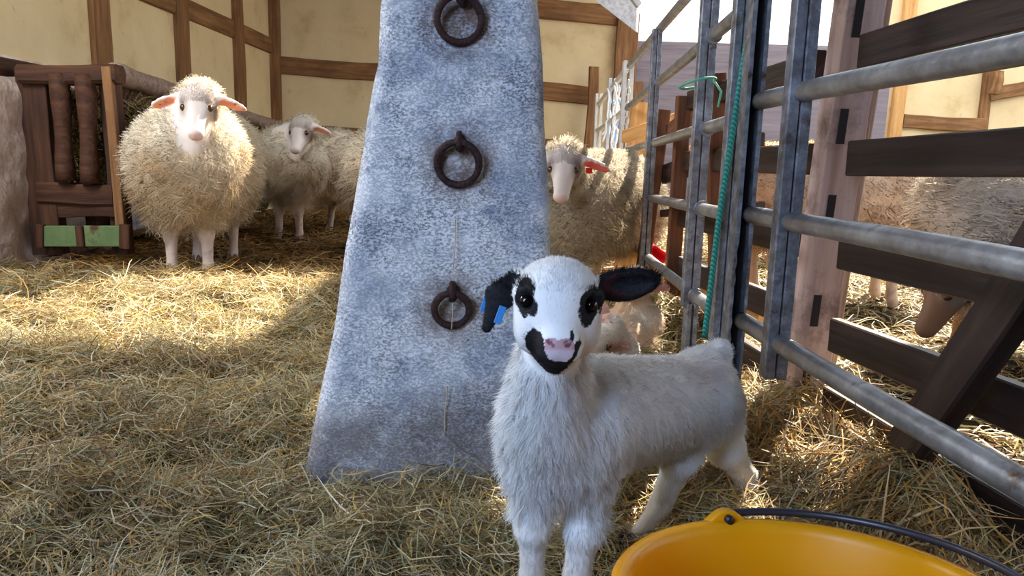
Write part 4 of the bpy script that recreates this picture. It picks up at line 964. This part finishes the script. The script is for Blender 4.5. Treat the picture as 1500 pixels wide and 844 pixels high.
    V, Q = F.mesh(); V = relax(V, Q, 1, .5)
    def earmask(P):
        m = np.zeros(len(P), bool)
        for (b0, ed, eu, ef) in EARS: q = P - (b0 + ed * .065); m |= (q @ ed / .095) ** 2 + (q @ eu / .045) ** 2 + (q @ ef / .032) ** 2 < 1
        return m
    def headmask(P): d = P - H; a = d @ f; return (np.linalg.norm(d - f * np.clip(a, 0, .18)[:, None], axis=1) < .10) & (a > -.035) | earmask(P)
    def bcol(P):
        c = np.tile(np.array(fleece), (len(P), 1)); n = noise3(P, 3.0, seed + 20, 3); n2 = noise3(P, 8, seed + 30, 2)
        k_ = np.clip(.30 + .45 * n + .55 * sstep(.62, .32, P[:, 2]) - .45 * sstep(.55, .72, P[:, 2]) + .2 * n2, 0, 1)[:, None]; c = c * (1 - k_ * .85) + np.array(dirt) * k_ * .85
        return c
    def cfun(P):
        c = bcol(P); hm = headmask(P); c[hm] = face_cols(P[hm], H, f, s, u, face, dark, nosec, inner, EARS)
        lg = P[:, 2] < .27; n = noise3(P, 14, seed + 3, 2); lc = np.array(legc)[None] * (1 - .35 * sstep(.2, .9, n))[:, None]; w_ = sstep(.30, .24, P[:, 2])[:, None]; c = np.where(hm[:, None], c, c * (1 - w_) + lc * w_); return c
    link('body', mesh_np('body', V, Q=Q, cols=cfun(V)), M_skin, root, M=M.copy())
    for sg in (-1, 1):
        e = H + f * .062 + s * sg * .0500 + u * .026
        ball_me = mesh_np('eye', sphere_np(np.zeros(3), .0165)[0], Q=sphere_np(np.zeros(3), .0165)[1]); link('eye', ball_me, M_eye2, root, M=M @ Matrix.Translation(e.tolist()))
    if tag is not None:
        b0 = H - f * .0 + s * tag * .105 - u * .015 + f * .028
        me = mesh_np('ear_tag', *[x for x in [np.array([b0 + s*a*.013 + u*b*.016 + f*c_*.002 for a in (-1, 1) for b in (-1, 1) for c_ in (-1, 1)])]], Q=[(0, 1, 3, 2), (4, 6, 7, 5), (0, 4, 5, 1), (2, 3, 7, 6), (0, 2, 6, 4), (1, 5, 7, 3)], smooth=False)
        o_ = link('ear_tag', me, M_tagr, root, M=M.copy()); o_['label'] = 'red ear tag'
    def fw(P): return (~headmask(P)) & (P[:, 2] > .27)
    def flow(P, N): return np.stack([-.25 + 0 * P[:, 0], .6 * P[:, 1], -1 + 0 * P[:, 0]], -1)
    fur('fleece', V, Q, locks, per, lambda P: length * (.75 + .5 * sstep(.5, .35, P[:, 2])), width / scale, flow, lambda P: np.full(len(P), shag), bcol, M_fleece, root, spread=.013, wfun=fw, droop=.40, curl=.34, k=6, tipw=.35, conv=.7, seed=seed + 5, M=M.copy(), jit=1.15, nblend=.7)
    if wool_head:   # short hair on crown and cheeks
        fur('head_hair', V, Q, 2600, 2, lambda P: .016 + 0 * P[:, 0], .0011, lambda P, N: -f[None] + 0 * P, lambda P: np.full(len(P), .35), cfun, M_fur, root, spread=.004, wfun=lambda P: headmask(P) & (((P - H) @ f) < .05) & (np.abs((P - H) @ s) < .065), droop=.1, k=3, seed=seed + 9, M=M.copy())
    for (x, y) in feet: hoof(root, (x, y, .0), (1, 0), .024, M=M.copy())
    return root
SH = 'flock of woolly sheep in the barn'
def gp(px, py, z): 
    r = at(px, py, 1.0) - CAM; t = (z - CAM[2]) / r[2]; return CAM + r * t
def loc_head(org, heading, scale, px, py, Y):
    q = at(px, py, Y) - np.array(org); c, s_ = math.cos(-heading), math.sin(-heading); return np.array([q[0]*c - q[1]*s_, q[0]*s_ + q[1]*c, q[2]]) / scale
# big sheep at the rack
def place(px, Y, z): q = at(px, 300, Y); return np.array([q[0], q[1], z])
o1 = place(294, 3.62, .012); h1 = R_(-80)
sheep('large round cream sheep facing the camera in front of the hay rack', o1, h1, loc_head(o1, h1, 1.0, 291, 148, 3.26), R_(4), R_(52), 1.0, fat=(.98, 1.13, 1.14), legspread=.75, lift=.035, seed=1, locks=10500, per=9, width=.0012, length=.052)
o2 = place(462, 5.15, .012); h2 = R_(-118)
sheep('smaller sheep with tan chest standing at the far end of the rack', o2, h2, loc_head(o2, h2, .98, 443, 188, 4.78), R_(20), R_(50), .98, fat=(1, 1.0, 1.0), lift=.035, seed=2, locks=6000, per=7, width=.0018, dirt=(.55, .36, .17), legspread=.9)
o3 = place(604, 4.35, .012); h3 = R_(35)
sheep('sheep mostly hidden behind left edge of the pillar, its shaggy rump showing', o3, h3, (.52, -.05, .82), R_(-20), R_(40), 1.0, fat=(.9, 1, 1), seed=3, locks=5000, per=7, width=.0017, face=(.10, .06, .05), dark=(.05, .03, .03), inner=(.2, .07, .05))
o4 = place(868, 3.14, .0); h4 = R_(-128)
sheep('shaggy sheep peering round right side of the pillar beside the gate', o4, h4, loc_head(o4, h4, .86, 827, 238, 2.72), R_(30), R_(50), .86, fat=(.95, 1.05, 1.02), seed=4, locks=9000, per=9, width=.0012, face=(.74, .66, .62), dark=(.20, .13, .12), inner=(.75, .16, .12), tag=1, fleece=(.66, .58, .46), dirt=(.50, .38, .22))
o5 = np.array([1.70, 2.28, -.02]); h5 = R_(172)
sheep('brown-faced sheep grazing at right picture edge behind the leaning beam', o5, h5, loc_head(o5, h5, .92, 1396, 408, 2.12), R_(14), R_(66), .92, fat=(.95, 1, 1.05), seed=5, locks=5200, per=7, width=.0016, face=(.15, .08, .04), dark=(.30, .27, .27), nosec=(.14, .09, .08), legc=(.30, .17, .08), inner=(.4, .2, .12), fleece=(.82, .74, .64), dirt=(.58, .46, .36), length=.075)
o6 = np.array([1.40, 3.25, 0]); h6 = R_(-6)
sheep('sheep standing side-on beyond the fence, tan flank with dark creases', o6, h6, (.62, .1, .62), R_(10), R_(50), .93, fat=(1.0, 1, .98), seed=6, locks=5000, per=6, width=.0022, fleece=(.84, .70, .58), dirt=(.62, .46, .34), length=.05)
o7 = place(1140, 4.6, 0); h7 = R_(200)
sheep('orange-lit sheep in the sun behind the side-on sheep, seen between the steel uprights', o7, h7, (.52, 0, .70), R_(10), R_(50), 1.0, seed=7, locks=2600, per=5, width=.0032, fleece=(.66, .46, .24), dirt=(.56, .34, .13))  # orange sunlight put into the fleece colours

# ---- lying lambs
def lying(label, pts, ears, col, fn_, seed, eyes=(), tagp=None, h=.005, locks=5000, per=8, length=.012, width=.0008):
    allp = np.array([p for (p, r) in pts]); lo = allp.min(0) - .2; hi = allp.max(0) + .2
    F = Field(np.arange(lo[0], hi[0], h), np.arange(lo[1], hi[1], h), np.arange(max(lo[2], -.02), hi[2], h))
    for f_ in fn_: f_(F)
    V, Q = F.mesh(); V = relax(V, Q, 1, .5); org = allp.mean(0); org[2] = max(0, V[:, 2].min())
    root = empty('lamb', org, label, 'lamb')
    link('body', mesh_np('body', V, Q=Q, cols=col(V)), M_skin, root, origin=org)
    fur('coat', V, Q, locks, per, lambda P: np.full(len(P), length), width, lambda P, N: np.array([.3, .2, -.8])[None] + 0 * P, lambda P: np.full(len(P), .3), col, M_fur, root, spread=.006, wfun=lambda P: P[:, 2] > .01, droop=.2, k=4, seed=seed, origin=org, jit=.4)
    for e in eyes: ball('eye', e, .008, M_eye, root)
    if tagp is not None:
        t_ = plank('ear_tag', tagp[0], tagp[1], .016, .003, M_tagr, root, up=(1, 0, 0), bev=.0005); t_['label'] = 'small red ear tag'
    return root
W = at
YA = 1.98
def fa(F):
    F.ell(W(868, 525, YA + .08), (.105, .11, .075), k=.03); F.ell(W(905, 520, YA + .1), (.065, .08, .06), k=.03)
    F.ell(W(893, 482, YA - .04), (.040, .045, .040), k=.02); F.cap(W(890, 487, YA - .05), W(868, 508, YA - .13), .034, .020, k=.02); F.cap(W(900, 500, YA), W(905, 520, YA + .06), .045, .05, k=.03)
    F.cap(W(881, 472, YA - .02), W(883, 450, YA - .01), .014, .008, k=.01, flat=((0, 1, 0), 1.8)); F.ell(W(884, 459, YA - .01), (.015, .006, .024), k=.008)
    F.cap(W(890, 500, YA - .07), W(922, 510, YA - .07), .014, .004, k=.008, flat=((0, .3, 1), 1.8))
def ca(P):
    px, py = toimg(P); c = np.tile(np.array([.80, .77, .73]), (len(P), 1)); m = (((px - 905) / 20) ** 2 + ((py - 506) / 7) ** 2 < 1) | (((px - 885) / 9) ** 2 + ((py - 458) / 14) ** 2 < 1); c[m] = (.74, .52, .48)
    m = (((px - 890) / 4) ** 2 + ((py - 508) / 5) ** 2 < 1); c[m] = (.02, .02, .02); return c
lying('small white lamb curled up asleep right behind the standing lamb', [(W(880, 500, YA), .1)], None, ca, [fa], 61, tagp=(W(876, 457, YA - .03), W(877, 468, YA - .03)), length=.009)
YC = 2.28
def fb_(F):
    F.ell(W(912, 500, YC), (.105, .16, .10), k=.04); F.ell(W(940, 480, YC + .02), (.060, .08, .075), k=.03); F.ell(W(953, 470, YC - .02), (.035, .05, .045), k=.02)
    F.cap(W(930, 465, YC + .02), W(928, 428, YC + .04), .055, .045, k=.03); F.ell(W(932, 412, YC + .02), (.048, .06, .045), k=.02); F.cap(W(932, 415, YC), W(915, 428, YC - .08), .036, .024, k=.02)
    F.cap(W(950, 416, YC + .02), W(977, 420, YC), .020, .006, k=.01, flat=((0, 1, 0), 2))
    F.cap(W(900, 522, YC - .1), W(955, 520, YC - .1), .025, .02, k=.02)
def cb(P):
    px, py = toimg(P); c = np.tile(np.array([.80, .62, .47]), (len(P), 1)); n = noise3(P, 8, 4, 2); w_ = (np.exp(-((px - 945) / 26) ** 2 - ((py - 463) / 17) ** 2) + .6 * sstep(450, 420, py)).clip(0, 1)[:, None]; c = c * (1 - w_) + np.array([.82, .76, .68]) * w_
    m = (px > 953) & (py < 430) & (py > 417); c[m] = (.75, .42, .38); return c
lying('larger tan and white lamb lying behind the sleeping white lamb', [(W(925, 470, YC), .1)], None, cb, [fb_], 62, locks=6000, length=.013)
YD = 3.75
def fc(F):
    F.ell(W(1345, 452, YD), (.24, .14, .12), k=.04); F.ell(W(1300, 462, YD - .05), (.07, .08, .06), k=.03); F.cap(W(1380, 440, YD), W(1392, 415, YD), .06, .05, k=.03); F.ell(W(1398, 410, YD - .03), (.07, .05, .05), k=.02)
lying('tan lamb lying on bright straw behind the legs of side-on sheep', [(W(1345, 445, YD), .1)], None, lambda P: np.tile(np.array([.74, .55, .38]), (len(P), 1)), [fc], 63, locks=3000, per=5, width=.002, h=.01, length=.02)

# red cloth caught on the far side of the gate
cl = at(957, 372, 3.05); g = np.random.default_rng(8); V = []; n_ = 22
for i in range(n_):
    for j in range(n_):
        u_, v_ = i / (n_-1) - .5, j / (n_-1) - .5
        V.append((cl[0] + u_ * .13 * (1 - .3 * abs(v_)), cl[1] + .03 * math.sin(7 * u_ + 4 * v_) + .02 * math.cos(9 * v_), cl[2] + v_ * .07 * (1 - .5 * abs(u_)) - .02 * u_ + .006 * math.sin(8 * u_ + 2)))
me = mesh_np('rag', np.array(V), Q=[(i*n_+j, (i+1)*n_+j, (i+1)*n_+j+1, i*n_+j+1) for i in range(n_-1) for j in range(n_-1)])
o_ = setp(link('rag', me, plain('red_cloth', (.75, .01, .04), .8)), 'small crumpled bright red cloth hanging low at the gate behind the sheep', 'cloth'); md = o_.modifiers.new('s', 'SOLIDIFY'); md.thickness = .004
bpy.context.view_layer.update()
